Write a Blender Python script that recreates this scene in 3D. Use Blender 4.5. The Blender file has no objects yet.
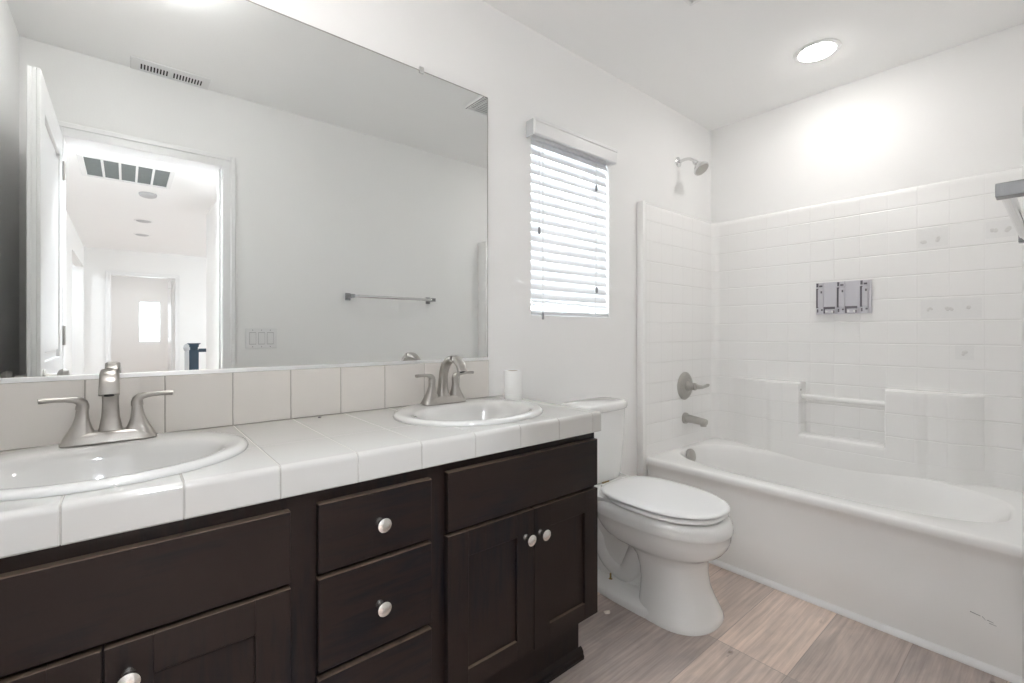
import bpy, bmesh, math, random
from math import sin, cos, pi, radians, sqrt
from mathutils import Vector, Matrix
random.seed(7)
SC = bpy.context.scene
COL = SC.collection

# ------------------------------------------------------------------ camera, world, exposure
cd = bpy.data.cameras.new('camera')
cd.sensor_width = 36.0
cd.lens = 462.05 / 1024 * 36.0
cd.shift_y = -(341.5 - 332.26) / 1024
cd.clip_start = 0.01
cam = bpy.data.objects.new('camera', cd)
COL.objects.link(cam)
cam.location = (0, 0, 1.11)
cam.rotation_euler = (pi / 2, 0, -radians(39.884))
SC.camera = cam

world = bpy.data.worlds.new('world')
SC.world = world
world.use_nodes = True
bg = world.node_tree.nodes['Background']
bg.inputs['Color'].default_value = (0.90, 0.95, 1.0, 1)
bg.inputs['Strength'].default_value = 4.8

SC.view_settings.view_transform = 'Standard'
SC.view_settings.look = 'None'
SC.view_settings.gamma = 1.0
SC.view_settings.use_curve_mapping = False
SC.view_settings.exposure = 0.98
cy = SC.cycles
cy.max_bounces = 14
cy.diffuse_bounces = 10
cy.glossy_bounces = 6
cy.transmission_bounces = 6
cy.transparent_max_bounces = 12
cy.sample_clamp_indirect = 20.0
cy.use_denoising = True
try:
    cy.denoiser = 'OPENIMAGEDENOISE'
except Exception:
    pass

CAN_POWER = 43.0       # emission of the tub light; powers below feed added fill lights
HALL_FILL = 370.0
BEDROOM_FILL = 210.0
FAR_FILL = 200.0
VANITY_FILL = 20.0

# ------------------------------------------------------------------ materials
def mat(name, col, rough=0.5, metal=0.0, coat=0.0, spec=0.5, noise=0.0, nscale=20.0, bump=0.0, bscale=200.0, transl=0.0):
    m = bpy.data.materials.new(name)
    m.use_nodes = True
    nt = m.node_tree
    b = nt.nodes['Principled BSDF']
    b.inputs['Base Color'].default_value = (*col, 1)
    b.inputs['Roughness'].default_value = rough
    b.inputs['Metallic'].default_value = metal
    b.inputs['Specular IOR Level'].default_value = spec
    if coat:
        b.inputs['Coat Weight'].default_value = coat
        b.inputs['Coat Roughness'].default_value = 0.08
    tc = nt.nodes.new('ShaderNodeTexCoord')
    if noise:
        n = nt.nodes.new('ShaderNodeTexNoise')
        n.inputs['Scale'].default_value = nscale
        n.inputs['Detail'].default_value = 4
        nt.links.new(tc.outputs['Object'], n.inputs['Vector'])
        mx = nt.nodes.new('ShaderNodeMix'); mx.data_type = 'RGBA'
        mx.inputs['A'].default_value = (*[c * (1 - noise) for c in col], 1)
        mx.inputs['B'].default_value = (*[min(1, c * (1 + noise)) for c in col], 1)
        nt.links.new(n.outputs['Fac'], mx.inputs['Factor'])
        nt.links.new(mx.outputs['Result'], b.inputs['Base Color'])
    if bump:
        n = nt.nodes.new('ShaderNodeTexNoise')
        n.inputs['Scale'].default_value = bscale
        n.inputs['Detail'].default_value = 3
        nt.links.new(tc.outputs['Object'], n.inputs['Vector'])
        bp = nt.nodes.new('ShaderNodeBump')
        bp.inputs['Strength'].default_value = bump
        bp.inputs['Distance'].default_value = 0.002
        nt.links.new(n.outputs['Fac'], bp.inputs['Height'])
        nt.links.new(bp.outputs['Normal'], b.inputs['Normal'])
    return m

def emis(name, col, strength):
    m = bpy.data.materials.new(name)
    m.use_nodes = True
    nt = m.node_tree
    nt.nodes.remove(nt.nodes['Principled BSDF'])
    e = nt.nodes.new('ShaderNodeEmission')
    e.inputs['Color'].default_value = (*col, 1)
    e.inputs['Strength'].default_value = strength
    nt.links.new(e.outputs['Emission'], nt.nodes['Material Output'].inputs['Surface'])
    return m

M_wall = mat('wall_paint', (0.865, 0.862, 0.855), 0.62, noise=0.012, nscale=3, bump=0.12, bscale=160)
M_ceil = mat('ceiling_paint', (0.93, 0.93, 0.925), 0.75, noise=0.01, nscale=3, bump=0.15, bscale=120)
M_trim = mat('trim_paint', (0.84, 0.84, 0.84), 0.35, noise=0.01, nscale=8)
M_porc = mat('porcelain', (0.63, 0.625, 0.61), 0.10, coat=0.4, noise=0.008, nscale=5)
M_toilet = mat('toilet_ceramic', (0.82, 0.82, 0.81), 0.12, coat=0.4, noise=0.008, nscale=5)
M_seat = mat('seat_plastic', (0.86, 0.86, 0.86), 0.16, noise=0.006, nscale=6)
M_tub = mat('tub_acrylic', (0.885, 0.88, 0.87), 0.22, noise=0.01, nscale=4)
M_nickel = mat('brushed_nickel', (0.44, 0.42, 0.395), 0.32, metal=1.0, noise=0.05, nscale=60)
M_satin = mat('satin_nickel', (0.50, 0.485, 0.46), 0.32, metal=1.0, noise=0.05, nscale=60)
M_knob = mat('knob_nickel', (0.78, 0.76, 0.73), 0.26, metal=1.0, noise=0.04, nscale=80)
M_chrome = mat('chrome', (0.75, 0.75, 0.75), 0.10, metal=1.0, noise=0.02, nscale=40)
M_dark = mat('dark_gap', (0.015, 0.015, 0.015), 0.7, noise=0.1)
M_ductgrey = mat('filter_grey', (0.20, 0.225, 0.225), 0.9, noise=0.15, nscale=60)
M_grout = mat('grout', (0.42, 0.40, 0.37), 0.85, noise=0.08, nscale=80)
M_tile = mat('counter_tile', (0.54, 0.53, 0.51), 0.10, coat=0.3, noise=0.012, nscale=12)
M_tile2 = mat('splash_tile', (0.74, 0.71, 0.675), 0.16, coat=0.2, noise=0.03, nscale=9)
M_paper = mat('tissue_paper', (0.86, 0.86, 0.85), 0.9, noise=0.01, bump=0.3, bscale=90)
M_card = mat('cardboard', (0.45, 0.36, 0.27), 0.9, noise=0.08)
M_post = mat('post_nickel', (0.30, 0.30, 0.305), 0.35, metal=1.0, noise=0.03, nscale=40)
M_brass = mat('brass_bolt', (0.35, 0.26, 0.12), 0.35, metal=1.0, noise=0.05)
M_alu = mat('aluminium_channel', (0.93, 0.94, 0.95), 0.35, metal=1.0, noise=0.03, nscale=50)
M_plastic = mat('white_plastic', (0.80, 0.80, 0.80), 0.35, noise=0.01)
M_disp = mat('dispenser_grey', (0.60, 0.59, 0.63), 0.35, noise=0.04, nscale=30)
M_dispdark = mat('dispenser_shade', (0.13, 0.12, 0.14), 0.5, noise=0.05, nscale=30)
M_resid = mat('adhesive_residue', (0.80, 0.797, 0.79), 0.35, noise=0.03, nscale=90)
M_resid2 = mat('adhesive_rings', (0.70, 0.69, 0.675), 0.5, noise=0.12, nscale=140)
M_rail = mat('railing_paint', (0.030, 0.060, 0.095), 0.35, noise=0.1, nscale=20)
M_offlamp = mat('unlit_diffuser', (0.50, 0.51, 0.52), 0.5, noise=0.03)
M_cable = mat('cord', (0.75, 0.75, 0.75), 0.8, noise=0.02)
M_cordend = mat('cord_end', (0.30, 0.30, 0.31), 0.6, noise=0.05)
M_chip = mat('paint_flake', (0.75, 0.68, 0.62), 0.8, noise=0.05)
M_lampwhite = emis('lamp_diffuser', (1.0, 0.975, 0.94), CAN_POWER)
M_vanfill = emis('vanity_fill_diffuser', (1.0, 0.99, 0.975), VANITY_FILL)
M_bedfill = emis('bedroom_fill_diffuser', (0.95, 0.97, 1.0), BEDROOM_FILL)
M_farfill = emis('far_fill_diffuser', (0.86, 0.93, 1.0), FAR_FILL)
M_hallfill = emis('hall_fill_diffuser', (0.88, 0.94, 1.0), HALL_FILL)

# mirror
M_mirror = mat('mirror_silver', (0.83, 0.845, 0.838), 0.0, metal=1.0)

# glass: clear pane with a faint reflection
M_glass = bpy.data.materials.new('window_glass'); M_glass.use_nodes = True
nt = M_glass.node_tree; nt.nodes.remove(nt.nodes['Principled BSDF'])
tr = nt.nodes.new('ShaderNodeBsdfTransparent'); tr.inputs['Color'].default_value = (0.95, 0.97, 0.97, 1)
gl = nt.nodes.new('ShaderNodeBsdfGlossy'); gl.inputs['Roughness'].default_value = 0.02
mx = nt.nodes.new('ShaderNodeMixShader'); mx.inputs[0].default_value = 0.04
nt.links.new(tr.outputs[0], mx.inputs[1]); nt.links.new(gl.outputs[0], mx.inputs[2])
nt.links.new(mx.outputs[0], nt.nodes['Material Output'].inputs['Surface'])

# blind slats: slightly translucent white vinyl
M_slat = bpy.data.materials.new('blind_vinyl'); M_slat.use_nodes = True
nt = M_slat.node_tree; b = nt.nodes['Principled BSDF']
b.inputs['Base Color'].default_value = (0.82, 0.825, 0.835, 1); b.inputs['Roughness'].default_value = 0.4
tl = nt.nodes.new('ShaderNodeBsdfTranslucent'); tl.inputs['Color'].default_value = (0.85, 0.87, 0.90, 1)
mx = nt.nodes.new('ShaderNodeMixShader'); mx.inputs[0].default_value = 0.12
nt.links.new(b.outputs[0], mx.inputs[1]); nt.links.new(tl.outputs[0], mx.inputs[2])
nt.links.new(mx.outputs[0], nt.nodes['Material Output'].inputs['Surface'])

def wood_mat(name, c1, c2, rough, scale):
    m = bpy.data.materials.new(name); m.use_nodes = True
    nt = m.node_tree; b = nt.nodes['Principled BSDF']
    tc = nt.nodes.new('ShaderNodeTexCoord')
    mp = nt.nodes.new('ShaderNodeMapping'); mp.inputs['Scale'].default_value = scale
    n = nt.nodes.new('ShaderNodeTexNoise'); n.inputs['Scale'].default_value = 6; n.inputs['Detail'].default_value = 7
    n.inputs['Roughness'].default_value = 0.6; n.inputs['Distortion'].default_value = 0.6
    n2 = nt.nodes.new('ShaderNodeTexNoise'); n2.inputs['Scale'].default_value = 3.0; n2.inputs['Detail'].default_value = 2
    nt.links.new(tc.outputs['Object'], mp.inputs['Vector']); nt.links.new(mp.outputs[0], n.inputs['Vector'])
    nt.links.new(tc.outputs['Object'], n2.inputs['Vector'])
    ad = nt.nodes.new('ShaderNodeMath'); ad.operation = 'ADD'
    nt.links.new(n.outputs['Fac'], ad.inputs[0]); nt.links.new(n2.outputs['Fac'], ad.inputs[1])
    cr = nt.nodes.new('ShaderNodeValToRGB')
    cr.color_ramp.elements[0].position = 0.75; cr.color_ramp.elements[0].color = (*c1, 1)
    cr.color_ramp.elements[1].position = 1.25; cr.color_ramp.elements[1].color = (*c2, 1)
    nt.links.new(ad.outputs[0], cr.inputs[0]); nt.links.new(cr.outputs[0], b.inputs['Base Color'])
    b.inputs['Roughness'].default_value = rough
    b.inputs['Specular IOR Level'].default_value = 0.25
    return m
M_wood = wood_mat('espresso_wood', (0.0065, 0.0058, 0.0080), (0.0180, 0.0108, 0.0090), 0.42, (9, 9, 1))
M_woodh = wood_mat('espresso_wood_horizontal', (0.0065, 0.0058, 0.0080), (0.0180, 0.0108, 0.0090), 0.42, (1, 9, 9))
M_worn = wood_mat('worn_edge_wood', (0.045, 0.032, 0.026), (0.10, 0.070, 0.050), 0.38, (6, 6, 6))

# floor planks along x
def floor_material():
    m = bpy.data.materials.new('vinyl_plank'); m.use_nodes = True
    nt = m.node_tree; N = nt.nodes; L = nt.links
    b = N['Principled BSDF']
    tc = N.new('ShaderNodeTexCoord')
    mp = N.new('ShaderNodeMapping'); mp.inputs['Location'].default_value = (0.35, 0.0, 0)
    mp.inputs['Location'].default_value[1] = -(0.805 - 3 * 0.229)
    L.new(tc.outputs['Object'], mp.inputs['Vector'])
    br = N.new('ShaderNodeTexBrick')
    br.inputs['Scale'].default_value = 1.0; br.inputs['Brick Width'].default_value = 1.22
    br.inputs['Row Height'].default_value = 0.229; br.inputs['Mortar Size'].default_value = 0.0012
    br.inputs['Mortar Smooth'].default_value = 0.3
    br.inputs['Color1'].default_value = (0, 0, 0, 1); br.inputs['Color2'].default_value = (1, 1, 1, 1)
    br.inputs['Mortar'].default_value = (0.3, 0.3, 0.3, 1)
    br.offset = 0.37; br.offset_frequency = 1
    L.new(mp.outputs[0], br.inputs['Vector'])
    # per plank shift of the grain
    sh = N.new('ShaderNodeVectorMath'); sh.operation = 'MULTIPLY'; sh.inputs[1].default_value = (7.3, 3.1, 0)
    L.new(br.outputs['Color'], sh.inputs[0])
    av = N.new('ShaderNodeVectorMath'); av.operation = 'ADD'
    L.new(tc.outputs['Object'], av.inputs[0]); L.new(sh.outputs[0], av.inputs[1])
    gm = N.new('ShaderNodeMapping'); gm.inputs['Scale'].default_value = (1.3, 34, 1)
    L.new(av.outputs[0], gm.inputs['Vector'])
    g = N.new('ShaderNodeTexNoise'); g.inputs['Scale'].default_value = 2.2; g.inputs['Detail'].default_value = 8
    g.inputs['Roughness'].default_value = 0.62; g.inputs['Distortion'].default_value = 0.12
    L.new(gm.outputs[0], g.inputs['Vector'])
    bm_ = N.new('ShaderNodeMapping'); bm_.inputs['Scale'].default_value = (2.2, 7, 1)
    L.new(av.outputs[0], bm_.inputs['Vector'])
    g2 = N.new('ShaderNodeTexNoise'); g2.inputs['Scale'].default_value = 1.6; g2.inputs['Detail'].default_value = 3
    g2.inputs['Distortion'].default_value = 1.2
    L.new(bm_.outputs[0], g2.inputs['Vector'])
    # tone per plank
    tone = N.new('ShaderNodeMix'); tone.data_type = 'RGBA'
    tone.inputs['A'].default_value = (0.42, 0.365, 0.345, 1)
    tone.inputs['B'].default_value = (0.82, 0.675, 0.59, 1)
    ta = N.new('ShaderNodeMath'); ta.operation = 'MULTIPLY_ADD'; ta.inputs[1].default_value = 1.0; ta.inputs[2].default_value = -0.18
    sep = N.new('ShaderNodeSeparateColor'); L.new(br.outputs['Color'], sep.inputs[0])
    L.new(sep.outputs[0], ta.inputs[0])
    tb = N.new('ShaderNodeMath'); tb.operation = 'MULTIPLY_ADD'; tb.inputs[1].default_value = 1.1; tb.inputs[2].default_value = -0.35
    L.new(g2.outputs['Fac'], tb.inputs[0])
    tsum = N.new('ShaderNodeMath'); tsum.operation = 'ADD'; tsum.use_clamp = True
    L.new(ta.outputs[0], tsum.inputs[0]); L.new(tb.outputs[0], tsum.inputs[1])
    L.new(tsum.outputs[0], tone.inputs['Factor'])
    gr = N.new('ShaderNodeValToRGB')
    gr.color_ramp.elements[0].position = 0.30; gr.color_ramp.elements[0].color = (0.72, 0.70, 0.685, 1)
    gr.color_ramp.elements[1].position = 0.68; gr.color_ramp.elements[1].color = (1.10, 1.09, 1.08, 1)
    L.new(g.outputs['Fac'], gr.inputs[0])
    mul = N.new('ShaderNodeMix'); mul.data_type = 'RGBA'; mul.blend_type = 'MULTIPLY'; mul.inputs['Factor'].default_value = 1
    L.new(tone.outputs['Result'], mul.inputs['A']); L.new(gr.outputs[0], mul.inputs['B'])
    # small dark cracks / knots
    ck = N.new('ShaderNodeMapping'); ck.inputs['Scale'].default_value = (3.5, 9, 1)
    L.new(av.outputs[0], ck.inputs['Vector'])
    vo = N.new('ShaderNodeTexVoronoi'); vo.inputs['Scale'].default_value = 1.1
    L.new(ck.outputs[0], vo.inputs['Vector'])
    nk = N.new('ShaderNodeTexNoise'); nk.inputs['Scale'].default_value = 9; nk.inputs['Detail'].default_value = 5
    L.new(ck.outputs[0], nk.inputs['Vector'])
    kk = N.new('ShaderNodeMath'); kk.operation = 'MULTIPLY_ADD'; kk.inputs[1].default_value = 0.32
    L.new(nk.outputs['Fac'], kk.inputs[0]); L.new(vo.outputs['Distance'], kk.inputs[2])
    kr = N.new('ShaderNodeValToRGB')
    kr.color_ramp.elements[0].position = 0.17; kr.color_ramp.elements[0].color = (0.45, 0.42, 0.40, 1)
    kr.color_ramp.elements[1].position = 0.26; kr.color_ramp.elements[1].color = (1, 1, 1, 1)
    L.new(kk.outputs[0], kr.inputs[0])
    mul2 = N.new('ShaderNodeMix'); mul2.data_type = 'RGBA'; mul2.blend_type = 'MULTIPLY'; mul2.inputs['Factor'].default_value = 1
    L.new(mul.outputs['Result'], mul2.inputs['A']); L.new(kr.outputs[0], mul2.inputs['B'])
    seam = N.new('ShaderNodeMix'); seam.data_type = 'RGBA'
    seam.inputs['B'].default_value = (0.12, 0.10, 0.09, 1)
    sf = N.new('ShaderNodeMath'); sf.operation = 'MULTIPLY'; sf.inputs[1].default_value = 0.40
    L.new(br.outputs['Fac'], sf.inputs[0]); L.new(sf.outputs[0], seam.inputs['Factor'])
    L.new(mul2.outputs['Result'], seam.inputs['A'])
    L.new(seam.outputs['Result'], b.inputs['Base Color'])
    b.inputs['Roughness'].default_value = 0.42
    bp = N.new('ShaderNodeBump'); bp.inputs['Strength'].default_value = 0.15; bp.inputs['Distance'].default_value = 0.002
    L.new(g.outputs['Fac'], bp.inputs['Height']); L.new(bp.outputs[0], b.inputs['Normal'])
    return m
M_floor = floor_material()

# moulded surround: tile grooves from the UV map laid out in metres (u along the wall, v = height)
def surround_material():
    m = bpy.data.materials.new('surround_acrylic'); m.use_nodes = True
    nt = m.node_tree; N = nt.nodes; L = nt.links
    b = N['Principled BSDF']; b.inputs['Roughness'].default_value = 0.24
    uv = N.new('ShaderNodeUVMap'); uv.uv_map = 'UVMap'
    sp = N.new('ShaderNodeSeparateXYZ'); L.new(uv.outputs[0], sp.inputs[0])
    def groove(out, off, pitch, w):
        a = N.new('ShaderNodeMath'); a.operation = 'SUBTRACT'; a.inputs[1].default_value = off
        L.new(out, a.inputs[0])
        p = N.new('ShaderNodeMath'); p.operation = 'PINGPONG'; p.inputs[1].default_value = pitch / 2
        L.new(a.outputs[0], p.inputs[0])
        r = N.new('ShaderNodeMapRange'); r.interpolation_type = 'SMOOTHSTEP'
        r.inputs['From Min'].default_value = 0.0; r.inputs['From Max'].default_value = w
        L.new(p.outputs[0], r.inputs['Value'])
        return r.outputs['Result']
    gz = groove(sp.outputs['Y'], 1.1645, 0.112, 0.0042)
    gs = groove(sp.outputs['X'], 0.0, 0.114, 0.0042)
    mn = N.new('ShaderNodeMath'); mn.operation = 'MINIMUM'
    sg = N.new('ShaderNodeMath'); sg.operation = 'MULTIPLY_ADD'; sg.inputs[1].default_value = 0.38; sg.inputs[2].default_value = 0.62
    L.new(gs, sg.inputs[0])
    L.new(gz, mn.inputs[0]); L.new(sg.outputs[0], mn.inputs[1])
    # no grooves on the plain lower skirt
    lo = N.new('ShaderNodeMapRange'); lo.inputs['From Min'].default_value = 0.50; lo.inputs['From Max'].default_value = 0.49
    L.new(sp.outputs['Y'], lo.inputs['Value'])
    mxx = N.new('ShaderNodeMath'); mxx.operation = 'MAXIMUM'
    L.new(mn.outputs[0], mxx.inputs[0]); L.new(lo.outputs['Result'], mxx.inputs[1])
    bp = N.new('ShaderNodeBump'); bp.inputs['Strength'].default_value = 0.55; bp.inputs['Distance'].default_value = 0.003
    L.new(mxx.outputs[0], bp.inputs['Height']); L.new(bp.outputs[0], b.inputs['Normal'])
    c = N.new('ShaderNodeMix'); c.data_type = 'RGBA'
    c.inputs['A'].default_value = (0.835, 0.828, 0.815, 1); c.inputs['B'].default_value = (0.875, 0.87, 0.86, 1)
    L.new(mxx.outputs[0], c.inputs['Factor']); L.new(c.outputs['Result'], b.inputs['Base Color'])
    return m
M_surr = surround_material()

# ------------------------------------------------------------------ helpers
def wloc(o):
    v = Vector((0, 0, 0))
    while o is not None:
        v = v + o.location; o = o.parent
    return v

def link_mesh(name, bm, mats, parent=None, smooth=None, origin=None):
    """World-space bmesh -> ONE object; smooth = auto-smooth angle in degrees."""
    off = wloc(parent) if parent else Vector((0, 0, 0))
    if origin is None:
        org = Vector((0, 0, 0)) if parent else Vector((0, 0, 0))
        org = off
    else:
        org = Vector(origin)
    bmesh.ops.translate(bm, verts=bm.verts, vec=-org)
    me = bpy.data.meshes.new(name)
    bm.normal_update()
    if smooth:
        a = radians(smooth)
        for f in bm.faces: f.smooth = True
        for e in bm.edges:
            if len(e.link_faces) == 2 and e.calc_face_angle(0) > a: e.smooth = False
    bm.to_mesh(me); bm.free()
    if not isinstance(mats, (list, tuple)): mats = [mats]
    for m in mats: me.materials.append(m)
    o = bpy.data.objects.new(name, me); COL.objects.link(o)
    if parent: o.parent = parent
    o.location = org - off
    return o

def thing(name, label, cat, loc=(0, 0, 0), group=None, kind=None):
    o = bpy.data.objects.new(name, None); COL.objects.link(o)
    o.location = loc; o.empty_display_size = 0.05
    o['label'] = label; o['category'] = cat
    if group: o['group'] = group
    if kind: o['kind'] = kind
    return o

def tag(o, label, cat, group=None):
    o['label'] = label; o['category'] = cat
    if group: o['group'] = group
    return o

def struct(o):
    o['kind'] = 'structure'; return o

def box(bm, x0, x1, y0, y1, z0, z1, bev=0.0, seg=2, mi=0):
    vs = [bm.verts.new(p) for p in ((x0,y0,z0),(x1,y0,z0),(x1,y1,z0),(x0,y1,z0),(x0,y0,z1),(x1,y0,z1),(x1,y1,z1),(x0,y1,z1))]
    fs = [bm.faces.new([vs[i] for i in q]) for q in ((0,3,2,1),(4,5,6,7),(0,1,5,4),(1,2,6,5),(2,3,7,6),(3,0,4,7))]
    for f in fs: f.material_index = mi
    if bev:
        es = list({e for f in fs for e in f.edges})
        r = bmesh.ops.bevel(bm, geom=es, offset=bev, segments=seg, affect='EDGES', profile=0.5)
        for f in r['faces']: f.material_index = mi
    return vs

def loft(bm, rings, cap0=True, cap1=True, mi=0, closed=True):
    R = [[bm.verts.new(p) for p in r] for r in rings]
    n = len(R[0]); fs = []
    for a, b in zip(R[:-1], R[1:]):
        for i in range(n if closed else n - 1):
            j = (i + 1) % n
            fs.append(bm.faces.new((a[i], a[j], b[j], b[i])))
    if cap0: fs.append(bm.faces.new(list(reversed(R[0]))))
    if cap1: fs.append(bm.faces.new(R[-1]))
    for f in fs: f.material_index = mi
    return R

def sell(n, a, b, e, k0=0.0):
    out = []
    for i in range(n):
        t = 2 * pi * i / n + k0
        c, s = cos(t), sin(t)
        out.append((a * math.copysign(abs(c) ** (2 / e), c), b * math.copysign(abs(s) ** (2 / e), s)))
    return out

def lathe(bm, prof, origin, axis=(0, 0, 1), n=32, mi=0, cap0=True, cap1=True):
    q = Vector((0, 0, 1)).rotation_difference(Vector(axis).normalized()).to_matrix()
    o = Vector(origin)
    rings = [[o + q @ Vector((max(r, 1e-4) * cos(2*pi*i/n), max(r, 1e-4) * sin(2*pi*i/n), z)) for i in range(n)] for r, z in prof]
    return loft(bm, rings, cap0, cap1, mi)

def sweep(bm, pts, rad, n=14, e=2.0, up=(0, 0, 1), mi=0):
    """pts: centre line; rad: (a, b) per point: a = half width across, b = half height; section superellipse e."""
    pts = [Vector(p) for p in pts]; up = Vector(up); rings = []
    for i, p in enumerate(pts):
        t = (pts[min(i + 1, len(pts) - 1)] - pts[max(i - 1, 0)]).normalized()
        s = t.cross(up)
        if s.length < 1e-4: s = t.cross(Vector((0, 1, 0.01)))
        s.normalize(); u = s.cross(t).normalized()
        a, b = rad[i] if isinstance(rad[i], (tuple, list)) else (rad[i], rad[i])
        rings.append([p + s * x + u * y for x, y in sell(n, a, b, e)])
    return loft(bm, rings, True, True, mi)

def bez(p0, p1, p2, p3, n):
    out = []
    for i in range(n + 1):
        t = i / n; a = (1 - t) ** 3; b = 3 * t * (1 - t) ** 2; c = 3 * t * t * (1 - t); d = t ** 3
        out.append(Vector(p0) * a + Vector(p1) * b + Vector(p2) * c + Vector(p3) * d)
    return out

def boolean_cut(o, cutters):
    for c in cutters:
        m = o.modifiers.new('cut', 'BOOLEAN'); m.operation = 'DIFFERENCE'; m.object = c; m.solver = 'EXACT'
    bpy.context.view_layer.update()
    dg = bpy.context.evaluated_depsgraph_get()
    me = bpy.data.meshes.new_from_object(o.evaluated_get(dg))
    o.modifiers.clear(); old = o.data; o.data = me
    bpy.data.meshes.remove(old)

# ------------------------------------------------------------------ room shell
ZC = 2.44; XL = -0.367; XR = 2.96; YW = 1.50; YF = -0.021
WX0, WX1, WZ0, WZ1 = 1.362, 1.903, 1.185, 1.985
def wall(name, boxes, m=None):
    bm = bmesh.new()
    for b_ in boxes: box(bm, *b_)
    return struct(link_mesh(name, bm, m or M_wall))
wall('wall_back', [(XL-.1, WX0, YW, YW+.12, 0, ZC), (WX1, XR+.1, YW, YW+.12, 0, ZC), (WX0, WX1, YW, YW+.12, 0, WZ0), (WX0, WX1, YW, YW+.12, WZ1, ZC)])
wall('wall_left', [(XL-.1, XL, YF-.115, YW, 0, ZC)])
wall('wall_right', [(XR, XR+.1, YF-.115, YW, 0, ZC)])
DX0, DX1, DZ = -0.240, 0.426, 2.045
wall('wall_front', [(XL, DX0, YF-.115, YF, 0, ZC), (DX1, XR, YF-.115, YF, 0, ZC), (DX0, DX1, YF-.115, YF, DZ, ZC)])
wall('floor', [(XL-.1, XR+.1, YF-.06, YW+.12, -.1, 0)], M_floor)
wall('ceiling', [(XL-.1, XR+.1, YF-.115, YW+.12, ZC, ZC+.1)], M_ceil)

# hallway and the room at its end (seen in the mirror)
HY = -0.136; HE = -6.80; HR = 0.70
wall('floor_hall', [(-.6, 4.2, -10.0, YF-.06, -.1, 0)], M_floor)
wall('ceiling_hall', [(-.6, 4.2, -10.0, HY, ZC, ZC+.1)], M_ceil)
wall('wall_hall_left', [(-.60, -.50, -4.70, HY, 0, ZC), (-.60, -.50, HE, -6.70, 0, ZC), (-.60, -.50, -6.70, -4.70, 2.12, ZC)])
wall('wall_hall_near', [(-.60, XL-.1, HY-.02, YF, 0, ZC)])
wall('wall_side_room', [(-2.2, -2.1, HE-.1, -4.6, 0, ZC), (-2.1, -.60, HE-.1, HE, 0, ZC), (-2.1, -.60, -4.70, -4.60, 0, ZC)])
wall('floor_side_room', [(-2.2, -1.0, HE-.1, -4.6, -.1, 0), (-1.0, -.6, HE, -4.6, -.1, 0)], M_floor)
wall('ceiling_side_room', [(-2.2, -1.0, HE-.1, -4.6, ZC, ZC+.1), (-1.0, -.6, HE, -4.6, ZC, ZC+.1)], M_ceil)
wall('wall_hall_right', [(HR, HR+.1, -3.26, HY, 0, ZC)])
wall('wall_hall_landing', [(HR+.1, 4.1, -3.26, -3.16, 0, ZC)])
wall('wall_hall_end', [(-.60, -.20, HE-.1, HE, 0, ZC), (.66, 4.1, HE-.1, HE, 0, ZC), (-.20, .66, HE-.1, HE, 2.04, ZC)])
wall('wall_hall_side', [(4.0, 4.1, HE, -3.26, 0, .9), (4.0, 4.1, HE, -3.26, 2.1, ZC), (4.0, 4.1, -4.2, -3.26, .9, 2.1), (4.0, 4.1, HE, -6.0, .9, 2.1)])
wall('wall_bedroom_left', [(-.9, -.8, -9.9, HE-.1, 0, ZC)])
wall('wall_bedroom_right', [(2.4, 2.5, -9.9, HE-.1, 0, ZC)])
wall('wall_bedroom_back', [(-.9, .20, -9.9, -9.8, 0, ZC), (.60, 2.5, -9.9, -9.8, 0, ZC), (.20, .60, -9.9, -9.8, 0, .885), (.20, .60, -9.9, -9.8, 1.79, ZC)])
wall('wall_bedroom_front', [(-.9, -.60, HE-.11, HE-.1, 0, ZC)])
wall('ceiling_bedroom', [(-1.0, -.6, -10.0, HE, ZC, ZC+.1)], M_ceil)
wall('floor_bedroom', [(-1.0, -.6, -10.0, HE, -.1, 0)], M_floor)

# baseboards
bm = bmesh.new(); box(bm, 1.195, 2.13, YW-.012, YW, 0, .085, .003); struct(link_mesh('baseboard_back', bm, M_trim))
bm = bmesh.new(); box(bm, .49, 2.13, YF, YF+.012, 0, .085, .003); struct(link_mesh('baseboard_front', bm, M_trim))
bm = bmesh.new(); box(bm, -.50, -.488, -4.70, HY, 0, .085, .003); struct(link_mesh('baseboard_hall', bm, M_trim))
# white strip where the tub skirt meets the floor
bm = bmesh.new()
for y0, y1 in ((YF+.012, 1.46),):
    loft(bm, [[(2.178, y, 0), (2.154, y, 0), (2.154, y, .006), (2.158, y, .013), (2.166, y, .018), (2.178, y, .020)] for y in (y0, y1)])
bmesh.ops.recalc_face_normals(bm, faces=bm.faces)
struct(link_mesh('trim_1', bm, M_trim, smooth=50))

# bathroom doorway: jamb, casing and the leaf swung open against the left wall
door = thing('door_1', 'white panelled bathroom door standing open beside the left wall', 'door', (DX0, YF, 0), kind='structure')
def casing(bm, x0, x1, zt, yf, sgn, w=.062, d=.016):
    """moulded casing round an opening in a wall facing +/-y (sgn)"""
    ys = sorted((yf, yf + sgn * d)); yt = sorted((yf, yf + sgn * d * .6))
    for xa, xb in ((x0 - w, x0), (x1, x1 + w)):
        box(bm, xa, xb, yt[0], yt[1], 0, zt + w, .002)
    box(bm, x0, x1, yt[0], yt[1], zt, zt + w, .002)
    box(bm, x0 - w, x0 - w * .62, ys[0], ys[1], 0, zt + w, .003)
    box(bm, x1 + w * .62, x1 + w, ys[0], ys[1], 0, zt + w, .003)
    box(bm, x0 - w * .62, x1 + w * .62, ys[0], ys[1], zt + w * .62, zt + w, .003)
bm = bmesh.new()
casing(bm, DX0 + .013, DX1 - .013, 2.03, YF, 1)
casing(bm, DX0 + .013, DX1 - .013, 2.03, HY, -1)
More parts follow.
